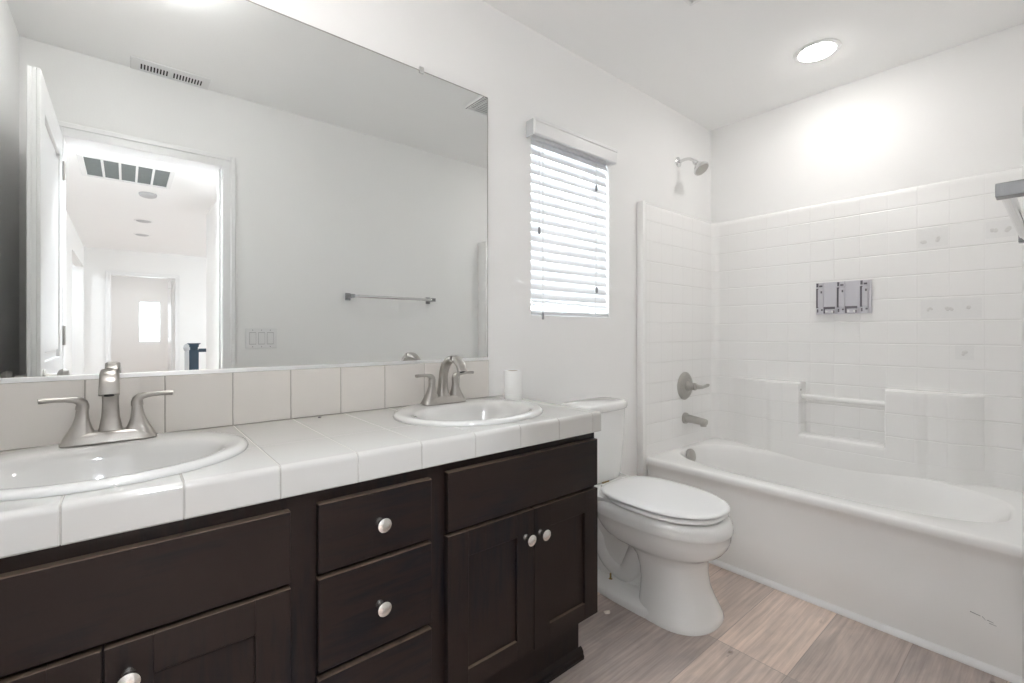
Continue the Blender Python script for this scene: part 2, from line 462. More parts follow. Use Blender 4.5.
box(bm, DX0, DX0 + .015, HY, YF, 0, 2.03); box(bm, DX1 - .015, DX1, HY, YF, 0, 2.03); box(bm, DX0, DX1, HY, YF, 2.03, 2.045)
box(bm, DX1 - .025, DX1 - .015, HY + .02, YF - .045, 0, 2.03)
link_mesh('door_frame', bm, M_trim, door)
def leaf(bm, x0, x1, y0, y1, z0, z1):
    """slab door in the y-z plane with two recessed panels on both faces"""
    t = .012
    box(bm, x0 + t, x1 - t, y0, y1, z0, z1)
    w = .105
    for xa, xb in ((x0, x0 + t), (x1 - t, x1)):
        box(bm, xa, xb, y0, y0 + w, z0, z1, .002, 1); box(bm, xa, xb, y1 - w, y1, z0, z1, .002, 1)
        for za, zb in ((z0, z0 + .2), (z0 + .86, z0 + .99), (z1 - .12, z1)):
            box(bm, xa, xb, y0 + w, y1 - w, za, zb, .002, 1)
        for za, zb in ((z0 + .2, z0 + .86), (z0 + .99, z1 - .12)):
            box(bm, xa + (.004 if xa == x0 else 0), xb - (.004 if xb == x1 else 0), y0 + w + .03, y1 - w - .03, za + .03, zb - .03, .004, 1)
bm = bmesh.new(); leaf(bm, -.262, -.227, YF + .006, .703, .012, 2.028)
lf = link_mesh('door_leaf', bm, M_trim, door)
bm = bmesh.new()
for x, s in ((-.227, 1), (-.262, -1)):
    lathe(bm, [(.028, 0), (.028, .004), (.012, .008), (.010, .035), (.022, .040), (.028, .052), (.020, .066), (.0, .070)], (x, .64, .95), (s, 0, 0), 20)
bmesh.ops.recalc_face_normals(bm, faces=bm.faces)
link_mesh('door_knob', bm, M_satin, lf, smooth=40)
for z in (.25, 1.05, 1.82):
    bm = bmesh.new(); lathe(bm, [(.006, 0), (.006, .09)], (-.222, YF + .008, z), (0, 0, 1), 10)
    link_mesh('hinge', bm, M_satin, door, smooth=40)

# doorway at the far end of the hallway
d2 = thing('door_2', 'open white door in the far doorway at the end of the hallway', 'door', (-.2, HE, 0), kind='structure')
bm = bmesh.new(); casing(bm, -.19, .65, 2.03, HE, 1); box(bm, -.2, -.185, HE-.1, HE, 0, 2.03); box(bm, .645, .66, HE-.1, HE, 0, 2.03); box(bm, -.2, .66, HE-.1, HE, 2.03, 2.04)
link_mesh('door_frame', bm, M_trim, d2)
bm = bmesh.new(); leaf(bm, .60, .635, HE-.92, HE-.11, .012, 2.025)
link_mesh('door_leaf', bm, M_trim, d2)

def pane_window(name, x0, x1, y0, y1, z0, z1, axis):
    w = thing(name, 'daylit window', 'window', ((x0+x1)/2, (y0+y1)/2, z0), kind='structure')
    bm = bmesh.new(); f = .03
    if axis == 'y':
        for a in ((x0, x0+f, z0, z1), (x1-f, x1, z0, z1), (x0+f, x1-f, z0, z0+f), (x0+f, x1-f, z1-f, z1)):
            box(bm, a[0], a[1], y0, y1, a[2], a[3], .003, 1)
        link_mesh('window_frame', bm, M_trim, w)
        bm = bmesh.new(); ym = (y0 + y1) / 2; box(bm, x0+f, x1-f, ym-.002, ym+.002, z0+f, z1-f)
    else:
        for a in ((y0, y0+f, z0, z1), (y1-f, y1, z0, z1), (y0+f, y1-f, z0, z0+f), (y0+f, y1-f, z1-f, z1)):
            box(bm, x0, x1, a[0], a[1], a[2], a[3], .003, 1)
        link_mesh('window_frame', bm, M_trim, w)
        bm = bmesh.new(); xm = (x0 + x1) / 2; box(bm, xm-.002, xm+.002, y0+f, y1-f, z0+f, z1-f)
    link_mesh('pane', bm, M_glass, w)
    return w
w1 = pane_window('window_1', WX0, WX1, YW+.085, YW+.115, WZ0, WZ1, 'y'); w1['label'] = 'bathroom window behind the white slatted blind'
w2 = pane_window('window_2', .20, .60, -9.86, -9.83, .885, 1.79, 'y'); w2['label'] = 'bright window at the end of the hallway view'
w3 = pane_window('window_3', 4.03, 4.06, -6.0, -4.2, .9, 2.1, 'x'); w3['label'] = 'unseen window added to daylight the stair landing'  # window_3 is put in out of view to daylight the hallway

def portal(name, loc, rot, sx, sy):
    l = bpy.data.lights.new(name, 'AREA'); l.shape = 'RECTANGLE'; l.size = sx; l.size_y = sy
    l.cycles.is_portal = True
    o = bpy.data.objects.new(name, l); COL.objects.link(o); o.location = loc; o.rotation_euler = rot
    o['kind'] = 'helper'
portal('window_portal', ((WX0+WX1)/2, YW+.13, (WZ0+WZ1)/2), (-pi/2, 0, 0), WX1-WX0, WZ1-WZ0)
portal('bedroom_portal', (.40, -9.92, 1.34), (pi/2, 0, 0), .4, .9)
portal('landing_portal', (4.12, -5.1, 1.5), (0, pi/2, 0), 1.2, 1.8)

# ------------------------------------------------------------------ window blind
bl = thing('window_blind', 'white horizontal slatted blind hanging in the bathroom window', 'blind', (1.63, 1.49, 1.19))
bm = bmesh.new()
VZ0, VZ1 = 1.955, 2.024
prof = [(1.447, VZ0), (1.441, VZ0+.003), (1.440, VZ1-.016), (1.436, VZ1-.012), (1.436, VZ1-.002), (1.438, VZ1)]
# moulded front board with returns at both ends
fr_ = prof
for xa, xb in ((1.332, 1.890),):
    back = [(1.452, VZ1), (1.452, VZ0)]
    loft(bm, [[(x, y, z) for y, z in fr_ + back] for x in (xa, xb)])
box(bm, 1.881, 1.890, 1.452, 1.4995, VZ0, VZ1, .001, 1)
bmesh.ops.recalc_face_normals(bm, faces=bm.faces)
vl = link_mesh('valance', bm, M_plastic, bl)
bm = bmesh.new(); box(bm, 1.3315, 1.340, 1.4525, 1.4995, VZ0, VZ1, .001, 1); link_mesh('valance_return', bm, M_offlamp, vl)  # grey colour on the left return stands for its shade
bm = bmesh.new(); box(bm, 1.37, 1.895, 1.502, 1.545, 1.966, 1.984, .002, 1); link_mesh('head_rail', bm, M_slat, bl)
def slat(z, tilt, roll=0.0, x0=1.369, x1=1.896):
    bm = bmesh.new(); a = radians(tilt); W2 = .0255; ym = 1.519; rings = []
    sec = []
    for k in range(7):
        s_ = -1 + 2 * k / 6; c_ = .0025 * (1 - s_ * s_)
        sec.append((s_ * W2, c_ + .0014))
    for k in range(6, -1, -1):
        s_ = -1 + 2 * k / 6; c_ = .0025 * (1 - s_ * s_)
        sec.append((s_ * W2, c_ - .0014))
    for x in (x0, x1):
        dz = roll * (x - (x0 + x1) / 2)
        rings.append([(x, ym + p * cos(a) - q * sin(a), z + dz + p * sin(a) + q * cos(a)) for p, q in sec])
    loft(bm, rings); bmesh.ops.recalc_face_normals(bm, faces=bm.faces)
    return link_mesh('slat', bm, M_slat, bl, smooth=40)
TILT = 63
nz = 17; ZS = [1.960 - .0425 * k for k in range(nz)]
for z in ZS: slat(z, TILT + random.uniform(-1.5, 1.5), random.uniform(-.003, .003))
slat(1.252, 40, -.022)
slat(1.228, -4, -.020)
bm = bmesh.new(); box(bm, 1.369, 1.896, 1.500, 1.545, 1.188, 1.204, .003, 2); link_mesh('bottom_rail', bm, M_slat, bl, smooth=30)
for x in (1.44, 1.80):
    bm = bmesh.new()
    for y in (1.5045, 1.540): box(bm, x-.0008, x+.0008, y-.0008, y+.0008, 1.20, 1.95)
    link_mesh('ladder_cord', bm, M_cable, bl)
for x, z, zt in ((1.412, 1.564, 1.95), (1.802, 1.833, 1.95), (1.805, 1.324, 1.95), (1.433, 1.185, 1.95)):
    bm = bmesh.new(); box(bm, x-.0007, x+.0007, 1.4993, 1.5007, z, zt); c_ = link_mesh('pull_cord', bm, M_cable, bl)
    bm = bmesh.new(); lathe(bm, [(.003, .014), (.006, .008), (.0065, -.014), (.004, -.018)], (x, 1.50, z), (0, 0, 1), 10)
    bmesh.ops.recalc_face_normals(bm, faces=bm.faces)
    link_mesh('cord_tassel', bm, M_cordend, c_, smooth=40)

# ------------------------------------------------------------------ vanity cabinet
CABX0, CABX1 = XL, 1.190
van = thing('vanity_cabinet', 'dark espresso wooden double vanity cabinet under the tiled counter', 'cabinet', (.41, 1.25, 0))
bm = bmesh.new()
FY = 1.000
t_ = .016
box(bm, CABX0 + .001, CABX0 + .001 + t_, FY + t_, YW - .003, .186, .7855); box(bm, CABX1 - t_, CABX1, FY + t_, YW - .003, .186, .7855)
box(bm, CABX0 + .001 + t_, CABX1 - t_, FY + t_, YW - .003, .186, .186 + t_); box(bm, CABX0 + .001 + t_, CABX1 - t_, YW - .009, YW - .003, .186 + t_, .7855)
box(bm, CABX0 + .001, CABX1, FY, FY + t_, .186, .7855)   # face frame and fronts' backing
box(bm, .268, .268 + t_, FY + t_, YW - .009, .186 + t_, .68); box(bm, .585, .585 + t_, FY + t_, YW - .009, .186 + t_, .68)
link_mesh('carcass', bm, M_wood, van)
bm = bmesh.new(); box(bm, CABX0 + .001, CABX1 - .008, 1.062, YW - .003, .0, .186); link_mesh('toe_kick', bm, M_wood, van)
bm = bmesh.new()
sec = [(1.062, 0), (1.047, 0), (1.046, .010), (1.050, .016), (1.050, .024), (1.056, .034), (1.062, .038)]
loft(bm, [[(x, y, z) for y, z in sec] for x in (CABX0 + .001, CABX1 + .004)]); bmesh.ops.recalc_face_normals(bm, faces=bm.faces)
link_mesh('toe_moulding', bm, M_woodh, van, smooth=30)
TH = .019; F0 = FY - TH - .001
def slab_front(name, x0, x1, z0, z1):
    bm = bmesh.new(); box(bm, x0, x1, F0, FY - .001, z0, z1, .0022, 2)
    for f in bm.faces:
        c = f.calc_center_median()
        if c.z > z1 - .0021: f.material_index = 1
    return link_mesh(name, bm, [M_woodh, M_worn], van, smooth=None)
def knob(x, z, parent):
    bm = bmesh.new()
    lathe(bm, [(.0100, 0), (.0100, .002), (.0075, .006), (.0068, .014), (.0080, .018), (.0135, .0215), (.0160, .025), (.0155, .0285), (.0110, .031), (.004, .0322)], (x, F0, z), (0, -1, 0), 28)
    bmesh.ops.recalc_face_normals(bm, faces=bm.faces)
    o = link_mesh('knob', bm, M_knob, parent, smooth=50); o['label'] = 'round brushed nickel knob'
    return o
def shaker(x0, x1, z0, z1, kx, kz):
    w = .062; wb = .052; wt = .066
    bm = bmesh.new()
    # frame as stiles and rails, panel recessed 8 mm
    def bb(*a, horiz=False):
        box(bm, *a, .0007, 1)
    bb(x0, x0 + w, F0, FY - .001, z0, z1); bb(x1 - w, x1, F0, FY - .001, z0, z1)
    bb(x0 + w, x1 - w, F0, FY - .001, z0, z0 + wb); bb(x0 + w, x1 - w, F0, FY - .001, z1 - wt, z1)
    bm.faces.ensure_lookup_table()
    for f in bm.faces:
        c = f.calc_center_median()
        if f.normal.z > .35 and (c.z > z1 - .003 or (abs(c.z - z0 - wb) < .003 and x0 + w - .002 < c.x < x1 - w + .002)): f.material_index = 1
    d = link_mesh('door', bm, [M_wood, M_worn], van)
    bm = bmesh.new(); box(bm, x0 + w, x1 - w, F0 + .009, FY - .001, z0 + wb, z1 - wt); link_mesh('door_panel', bm, M_wood, d)
    knob(kx, kz, d)
    return d
slab_front('false_front', -.307, .250, .614, .757)
slab_front('false_front', .612, 1.184, .612, .762)
for i, (z0, z1, kz) in enumerate(((.613, .757, .688), (.410, .603, .505), (.200, .396, .30))):
    d = slab_front('drawer', .303, .567, z0, z1)
    knob(.434, kz, d)
shaker(-.307, -.0300, .194, .604, -.060, .553)
shaker(-.0265, .250, .194, .604, .003, .553)
shaker(.612, .9005, .194, .602, .869, .529)
shaker(.904, 1.184, .194, .602, .926, .528)

# ------------------------------------------------------------------ tiled countertop
CT = .850; CB = .786; CY = .975; CX1 = 1.197
SINKS = [(-.03, 1.24), (.86, 1.24)]
SA, SB = .25, .22
joints = [XL + .001, -.230, -.0765, .077, .2305, .384, .538, .6925, .8465, 1.0, 1.154, CX1]
ctr = thing('tiled_countertop', 'white ceramic tiled vanity counter with rounded front edge', 'countertop', (.41, 1.24, CB))
def capsec(y0, y1):
    return [(y1, CT), (y0 + .0130, CT), (y0 + .0085, CT - .0007), (y0 + .0050, CT - .0024), (y0 + .0022, CT - .0052), (y0 + .0006, CT - .0088), (y0, CT - .0130), (y0, CB + .003), (y0 + .002, CB), (y1, CB)]
bm = bmesh.new(); g = .0008
for xa, xb in zip(joints[:-1], joints[1:]):
    last = xb == CX1
    for (ya, yb) in ((CY, 1.1713), (1.1727, 1.4925)):
        if last and ya > CY: continue
        x0_, x1_ = xa + g, xb - (0 if last else g)
        if ya == CY:
            s_ = capsec(ya, yb) if not last else capsec(ya, 1.4925)
            loft(bm, [[(x, y, z) for y, z in s_] for x in (x0_, x1_)])
        else:
            box(bm, x0_, x1_, ya, yb, CT - .012, CT)
bmesh.ops.recalc_face_normals(bm, faces=bm.faces)
es = [e for e in bm.edges if abs(e.verts[0].co.x - e.verts[1].co.x) < 1e-5 and e.verts[0].co.z > CB + .001 and e.verts[1].co.z > CB + .001]
bmesh.ops.bevel(bm, geom=es, offset=.0012, segments=1, affect='EDGES')
top = link_mesh('tiles', bm, M_tile, ctr)
bm = bmesh.new(); gs_ = [(YW - .003, CT - .0009), (CY + .0110, CT - .0009), (CY + .0045, CT - .0040), (CY + .0012, CT - .0120), (CY + .0012, CB + .002), (YW - .003, CB + .002)]
loft(bm, [[(x, y, z) for y, z in gs_] for x in (XL + .0015, CX1 - .003)]); bmesh.ops.recalc_face_normals(bm, faces=bm.faces)
gro = link_mesh('grout', bm, M_grout, ctr)
cut = []
for sx, sy in SINKS:
    bm = bmesh.new()
    loft(bm, [[(sx + x, sy + y, z) for x, y in sell(72, SA - .012, SB - .012, 2)] for z in (CB - .06, CT + .05)])
    cut.append(link_mesh('cutter', bm, M_dark))
boolean_cut(top, cut); boolean_cut(gro, cut)
top.data.polygons.foreach_set('use_smooth', [True] * len(top.data.polygons))
top.data.set_sharp_from_angle(angle=radians(28))
for c in cut: bpy.data.objects.remove(c)

# backsplash
spl = thing('tile_backsplash', 'single row of beige square tiles between counter and mirror', 'backsplash', (.38, 1.49, CT))
bm = bmesh.new()
sj = [XL + .001, -.227, -.0745, .077, .2285, .379, .528, .678, .829, .980, 1.121]
for xa, xb in zip(sj[:-1], sj[1:]):
    box(bm, xa + .0012, xb - (.0012 if xb < 1.12 else 0), 1.486, 1.4945, CT + .0015, .9975, .0012, 1)
link_mesh('tiles', bm, M_tile2, spl)
bm = bmesh.new(); box(bm, XL + .0015, 1.119, 1.4875, YW - .0005, CT + .0005, .9970); link_mesh('grout', bm, M_grout, spl)

# mirror
mir = thing('wall_mirror', 'large frameless rectangular wall mirror above the double vanity', 'mirror', (.38, 1.497, 1.0))
bm = bmesh.new(); box(bm, XL + .002, 1.119, 1.4940, YW - .0004, 1.004, 2.055)
me_ = link_mesh('mirror_glass', bm, [M_mirror, M_dark], mir)
for p in me_.data.polygons: p.material_index = 0 if p.normal.y < -.9 else 1
bm = bmesh.new(); box(bm, XL + .002, 1.1215, 1.4855, 1.4938, .9985, 1.009, .0008, 1); box(bm, XL + .002, 1.1215, 1.4885, YW - .0004, .9978, .9986)
link_mesh('bottom_channel', bm, M_alu, mir)
bm = bmesh.new(); box(bm, 1.1192, 1.1215, 1.4925, YW - .0004, 1.009, 2.056); box(bm, XL + .002, 1.1192, 1.4925, YW - .0004, 2.0552, 2.0572)
link_mesh('edge_strip', bm, M_satin, mir)
bm = bmesh.new(); box(bm, .811, .831, 1.4895, YW - .001, 2.046, 2.070, .003, 2); link_mesh('mirror_clip', bm, M_chrome, mir)
bm = bmesh.new()
pr_ = [(0.0260 * cos(t * pi / 12), 0.0115 * sin(t * pi / 12)) for t in range(13)]
loft(bm, [[(.771 + x, y, 1.0095 + z) for x, z in pr_] for y in (1.4880, 1.4938)]); bmesh.ops.recalc_face_normals(bm, faces=bm.faces)
link_mesh('bottom_clip', bm, M_satin, mir, smooth=40)

# ------------------------------------------------------------------ sinks and faucets
def make_sink(sx, sy, label):
    t = thing('sink', label, 'sink', (sx, sy, CT), group='drop-in vanity sinks')
    bm = bmesh.new(); n = 72; rings = []
    oy = -.028  # bowl opening sits forward of the rim centre
    def R(a, b, z, dy=0, e=2.0): rings.append([(sx + x, sy + dy + y, z) for x, y in sell(n, a, b, e)])
    R(SA - .010, SB - .010, CT - .02)
    R(SA - .010, SB - .010, CT + .0002)
    R(SA - .001, SB - .001, CT + .0003); R(SA, SB, CT + .003); R(SA - .003, SB - .003, CT + .0085); R(SA - .010, SB - .010, CT + .0120); R(SA - .018, SB - .018, CT + .0132)
    R(SA - .034, SB - .040, CT + .0118, oy * .5)
    R(.204, .158, CT + .0098, oy * .85); R(.196, .150, CT + .0055, oy * .95); R(.189, .144, CT - .004, oy); R(.181, .137, CT - .020, oy)
    R(.170, .127, CT - .045, oy); R(.152, .112, CT - .075, oy); R(.124, .091, CT - .105, oy); R(.084, .062, CT - .125, oy); R(.040, .034, CT - .133, oy); R(.024, .024, CT - .135, oy)
    loft(bm, rings, False, True); bmesh.ops.recalc_face_normals(bm, faces=bm.faces)
    if sum(f.normal.z for f in bm.faces if f.calc_center_median().z > CT + .012) < 0: bmesh.ops.reverse_faces(bm, faces=bm.faces)
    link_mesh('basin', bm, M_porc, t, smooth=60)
    bm = bmesh.new()
    lathe(bm, [(.0235, 0), (.0235, .0015), (.019, .0025), (.017, .001), (.016, .001), (.016, .0045), (.008, .007), (0, .0075)], (sx, sy + oy, CT - .1349), (0, 0, 1), 28)
    bmesh.ops.recalc_face_normals(bm, faces=bm.faces)
    link_mesh('drain', bm, M_chrome, t, smooth=40)
    return t
make_sink(*SINKS[0], 'oval white drop-in sink at the left end of the counter')
make_sink(*SINKS[1], 'oval white drop-in sink nearest the toilet')

def make_faucet(fx, label, yaw=0.0):
    fy = 1.404; z0 = CT + .0122
    t = thing('faucet', label, 'faucet', (fx, fy, z0), group='brushed nickel vanity faucets')
    P_ = lambda x, y, z: (fx + x, fy + y, z0 + z)
    bm = bmesh.new(); rings = []
    for a, b, z in ((.084, .029, 0), (.085, .030, .002), (.083, .028, .006), (.077, .0235, .016), (.072, .0205, .0225), (.069, .018, .024)):
        rings.append([P_(x, y, z) for x, y in sell(48, a, b, 5)])
    loft(bm, rings); bmesh.ops.recalc_face_normals(bm, faces=bm.faces)
    base = link_mesh('base_plate', bm, M_nickel, t, smooth=35)
    # spout: broad flat-section gooseneck rising then bending to the front (-y)
    path = [P_(0, .004, .018), P_(0, .006, .03), P_(0, .007, .055), P_(0, .004, .085)]
    path += bez(P_(0, .003, .092), P_(0, -.002, .162), P_(0, -.104, .186), P_(0, -.116, .116), 14)
    rad = [(.0235, .0205), (.0205, .018), (.0165, .0145), (.0148, .0125)]
    m_ = len(path) - 4
    rad += [(.0148 + (.0172 - .0148) * k / (m_ - 1), .0120 - .0020 * k / (m_ - 1)) for k in range(m_)]
    bm = bmesh.new(); sweep(bm, path, rad, 24, 3.4, (0, -1, .02)); bmesh.ops.recalc_face_normals(bm, faces=bm.faces)
    sp_ = link_mesh('spout', bm, M_nickel, t, smooth=35)
    bm = bmesh.new(); tip = Vector(path[-1]); d_ = (Vector(path[-1]) - Vector(path[-2])).normalized()
    lathe(bm, [(.0085, -.002), (.0085, .002), (.006, .0022)], tip, d_, 18); bmesh.ops.recalc_face_normals(bm, faces=bm.faces)
    link_mesh('aerator', bm, M_dark, sp_, smooth=30)
    for s in (-1, 1):
        bm = bmesh.new(); rings = []
        for hx, a, b, z in ((.0505, .0325, .026, .006), (.0505, .0270, .0220, .018), (.0500, .0195, .0170, .033), (.0490, .0142, .0130, .048), (.0480, .0115, .0110, .062), (.0475, .0105, .0105, .076)):
            rings.append([P_(s * hx + x, y, z) for x, y in sell(28, a, b, 3.2)])
        loft(bm, rings); bmesh.ops.recalc_face_normals(bm, faces=bm.faces)
        h_ = link_mesh('handle', bm, M_nickel, t, smooth=40)
        bm = bmesh.new()
        lp = [P_(s * .0475, 0, .0762), P_(s * .0472, 0, .084), P_(s * .0485, -.0005, .0905), P_(s * .0525, -.002, .0955), P_(s * .060, -.004, .0985), P_(s * .075, -.007, .1005), P_(s * .092, -.010, .1015), P_(s * .108, -.013, .1015), P_(s * .1155, -.0145, .1010)]
        lr = [(.0115, .0120), (.0113, .0115), (.0108, .0105), (.0098, .0090), (.0085, .0072), (.0078, .0056), (.0076, .0052), (.0078, .0056), (.0076, .0054)]
        sweep(bm, lp, lr, 20, 2.8, (0, 1, 0) if False else (.001, 0, 1)) if False else sweep(bm, lp, [(b_, a_) for a_, b_ in lr], 20, 2.6, (0, 1, 0))
        bmesh.ops.recalc_face_normals(bm, faces=bm.faces)
        link_mesh('lever', bm, M_nickel, h_, smooth=45)
    return t
make_faucet(-.027, 'brushed nickel two-handle faucet on the left sink')
make_faucet(.860, 'brushed nickel two-handle faucet behind the sink nearest the toilet')

# toilet paper roll standing on the end of the counter
bm = bmesh.new(); rx, ry = 1.146, 1.366
lathe(bm, [(.019, .002), (.0335, 0), (.0345, .002), (.0345, .110), (.0335, .112), (.0205, .112), (.0195, .110), (.0195, .004)], (rx, ry, CT + .0005), (0, 0, 1), 40, cap0=False, cap1=False)
bmesh.ops.recalc_face_normals(bm, faces=bm.faces)
roll = thing('toilet_paper_roll', 'small white paper roll standing at the corner of the counter', 'toilet paper', (rx, ry, CT))
link_mesh('paper', bm, M_paper, roll, smooth=40)
bm = bmesh.new(); lathe(bm, [(.0194, .003), (.0194, .1115), (.0182, .1115), (.0182, .003)], (rx, ry, CT + .0005), (0, 0, 1), 32, cap0=False, cap1=False)
link_mesh('cardboard_core', bm, M_card, roll, smooth=40)

# ------------------------------------------------------------------ toilet
TX = 1.702
toi = thing('toilet', 'white two-piece elongated toilet with closed lid between vanity and tub', 'toilet', (TX, 1.15, 0))
def egg(hw, yf, yb, z, n=56, e=2.3, wide=.55, backflat=3.2, cx=TX):
    # the outline is given relative to a datum 2 cm in front of where the toilet stands
    yf += .020; yb += .012; z = z + .012 * max(0, min(1, (z - .15) / .15))
    """outline with a round front (yf) and squarer back (yb); wide = where it is widest, as a share from the front"""
    ym = yf + (yb - yf) * wide; out = []
    for i in range(n):
        t = 2 * pi * i / n; c, s = cos(t), sin(t)
        if s < 0: out.append((cx + hw * math.copysign(abs(c) ** (2 / e), c), ym + (ym - yf) * -abs(s) ** (2 / e), z))
        else: out.append((cx + hw * math.copysign(abs(c) ** (2 / backflat), c), ym + (yb - ym) * abs(s) ** (2 / backflat), z))
    return out
bm = bmesh.new()
# bowl body down to the foot
R_ = [
 egg(.150, .840, 1.300, .3870), egg(.172, .806, 1.318, .3895), egg(.184, .785, 1.325, .384), egg(.190, .774, 1.330, .365), egg(.191, .772, 1.330, .342),
 egg(.1895, .774, 1.330, .335), egg(.1865, .778, 1.325, .331), egg(.185, .781, 1.320, .305), egg(.178, .791, 1.300, .280), egg(.168, .805, 1.280, .262), egg(.153, .830, 1.250, .248),
 egg(.139, .849, 1.200, .238), egg(.128, .862, 1.160, .226), egg(.122, .867, 1.135, .205), egg(.119, .867, 1.120, .165), egg(.123, .861, 1.112, .120), egg(.133, .847, 1.110, .080),
 egg(.146, .830, 1.110, .045), egg(.156, .818, 1.110, .020), egg(.160, .813, 1.110, .006), egg(.159, .814, 1.110, 0)]
loft(bm, R_)
# flange plate running back to the wall side
loft(bm, [egg(.160, .900, 1.43, 0, e=2.6, wide=.35), egg(.160, .900, 1.43, .022, e=2.6, wide=.35), egg(.152, .900, 1.425, .034, e=2.6, wide=.35), egg(.110, .93, 1.42, .046, e=2.6, wide=.35)])
# body under the tank, narrow waist
loft(bm, [egg(.075, 1.08, 1.41, .03, backflat=5), egg(.070, 1.08, 1.405, .10, backflat=5), egg(.072, 1.08, 1.405, .20, backflat=5), egg(.095, 1.06, 1.42, .29, backflat=5), egg(.135, 1.05, 1.45, .350, backflat=5), egg(.165, 1.05, 1.465, .385, backflat=5), egg(.168, 1.08, 1.468, .402, backflat=5), egg(.160, 1.27, 1.464, .408, backflat=5)])
# trapway bulging out on each side
for s in (-1, 1):
    xx = TX + s * .038
    pth = bez((xx, 1.12, .26), (xx, 1.20, .10), (xx, 1.18, .05), (xx, 1.27, .085), 10) + bez((xx, 1.27, .085), (xx, 1.37, .12), (xx, 1.34, .27), (xx, 1.38, .31), 10)[1:]
    sweep(bm, pth, [(.048, .045)] * len(pth), 16, 2.0, (1, 0, .01))
bmesh.ops.recalc_face_normals(bm, faces=bm.faces)
bowl = link_mesh('bowl', bm, M_toilet, toi, smooth=50)
# floor bolts
for s in (-1, 1):
    bm = bmesh.new(); lathe(bm, [(.011, 0), (.011, .003), (.0085, .0035), (.0085, .011), (.0040, .0115), (.0040, .034), (.003, .035)], (TX + s * .096, 1.258, .035), (0, 0, 1), 12)
    bmesh.ops.recalc_face_normals(bm, faces=bm.faces)
    b_ = link_mesh('floor_bolt', bm, M_brass, toi, smooth=30); b_['label'] = 'bare brass floor bolt without its cap'
# tank
def rrect(hx, y0, y1, z, bow=0.0, e=7, n=64, cx=TX):
    ym = (y0 + y1) / 2; hy = (y1 - y0) / 2; out = []
    for x, y in sell(n, hx, hy, e):
        b__ = -bow * (1 - (x / hx) ** 2) if y < 0 else 0
        out.append((cx + x, ym + y + b__ * min(1, -y / hy) if y < 0 else ym + y, z))
    return out
bm = bmesh.new()
KX = 1.682
loft(bm, [rrect(.125, 1.365, 1.470, .416, cx=KX), rrect(.135, 1.358, 1.477, .426, .006, cx=KX), rrect(.142, 1.354, 1.480, .45, .008, cx=KX), rrect(.162, 1.348, 1.484, .62, .012, cx=KX), rrect(.166, 1.345, 1.485, .747, .014, cx=KX)])
bmesh.ops.recalc_face_normals(bm, faces=bm.faces)
link_mesh('tank', bm, M_toilet, toi, smooth=50)
bm = bmesh.new()
loft(bm, [rrect(.168, 1.342, 1.487, .7475, .014, 5, cx=KX), rrect(.175, 1.336, 1.489, .751, .016, 5, cx=KX), rrect(.178, 1.333, 1.490, .760, .017, 5, cx=KX), rrect(.178, 1.333, 1.490, .776, .017, 5, cx=KX), rrect(.174, 1.337, 1.489, .783, .016, 5, cx=KX), rrect(.162, 1.346, 1.485, .787, .014, 5, cx=KX)])
bmesh.ops.recalc_face_normals(bm, faces=bm.faces)
link_mesh('tank_lid', bm, M_toilet, toi, smooth=50)
bm = bmesh.new()
lathe(bm, [(.013, 0), (.013, .006), (.008, .008), (.008, .014)], (KX - .135, 1.345, .695), (0, -1, 0), 16)
sweep(bm, [(KX - .14, 1.331, .696), (KX - .12, 1.326, .694), (KX - .095, 1.323, .690), (KX - .075, 1.323, .686)], [(.006, .008), (.005, .008), (.005, .009), (.003, .006)], 12)
bmesh.ops.recalc_face_normals(bm, faces=bm.faces)
link_mesh('flush_lever', bm, M_chrome, toi, smooth=40)
# bolts between tank and bowl
for s in (-1, 1):
    bm = bmesh.new(); lathe(bm, [(.012, 0), (.012, .004), (.008, .004), (.008, .012)], (KX + s * .09, 1.40, .4125), (0, 0, 1), 12)
    link_mesh('tank_bolt', bm, M_brass, toi, smooth=30)
bm = bmesh.new(); box(bm, 1.668, 1.716, 1.350, 1.372, .4135, .4255, .002, 1); link_mesh('tank_strip', bm, M_brass, toi)  # brown strip set in the gap between tank and bowl
# seat and lid
bm = bmesh.new()
S_ = lambda d, z: egg(.186 - d, .793 + d, 1.275 - d, z, wide=.52, e=2.25, backflat=2.8)
loft(bm, [S_(.012, .3960), S_(.003, .3970), S_(0, .4005), S_(.001, .406), S_(.006, .4105), S_(.014, .4115)])
bmesh.ops.recalc_face_normals(bm, faces=bm.faces)
seat = link_mesh('seat', bm, M_seat, toi, smooth=45)
bm = bmesh.new()
S2 = lambda d, z: egg(.1885 - d, .787 + d, 1.298 - d, z, wide=.51, e=2.25, backflat=3.3)
loft(bm, [S2(.012, .4190), S2(.003, .4195), S2(0, .4215), S2(.001, .4245), S2(.006, .4285), S2(.016, .4310), S2(.05, .4330), S2(.10, .4345), S2(.15, .4350)])
bmesh.ops.recalc_face_normals(bm, faces=bm.faces)
link_mesh('lid', bm, M_seat, toi, smooth=45)
for s in (-1, 1):
    bm = bmesh.new(); box(bm, TX + s * .075 - .018, TX + s * .075 + .018, 1.280, 1.318, .4195, .438, .005, 3)
    link_mesh('hinge', bm, M_seat, toi, smooth=40)
    bm = bmesh.new(); box(bm, TX + s * .06 - .012, TX + s * .06 + .012, .87, .895, .4232, .4285, .002, 2)
    link_mesh('bumper', bm, M_seat, toi)
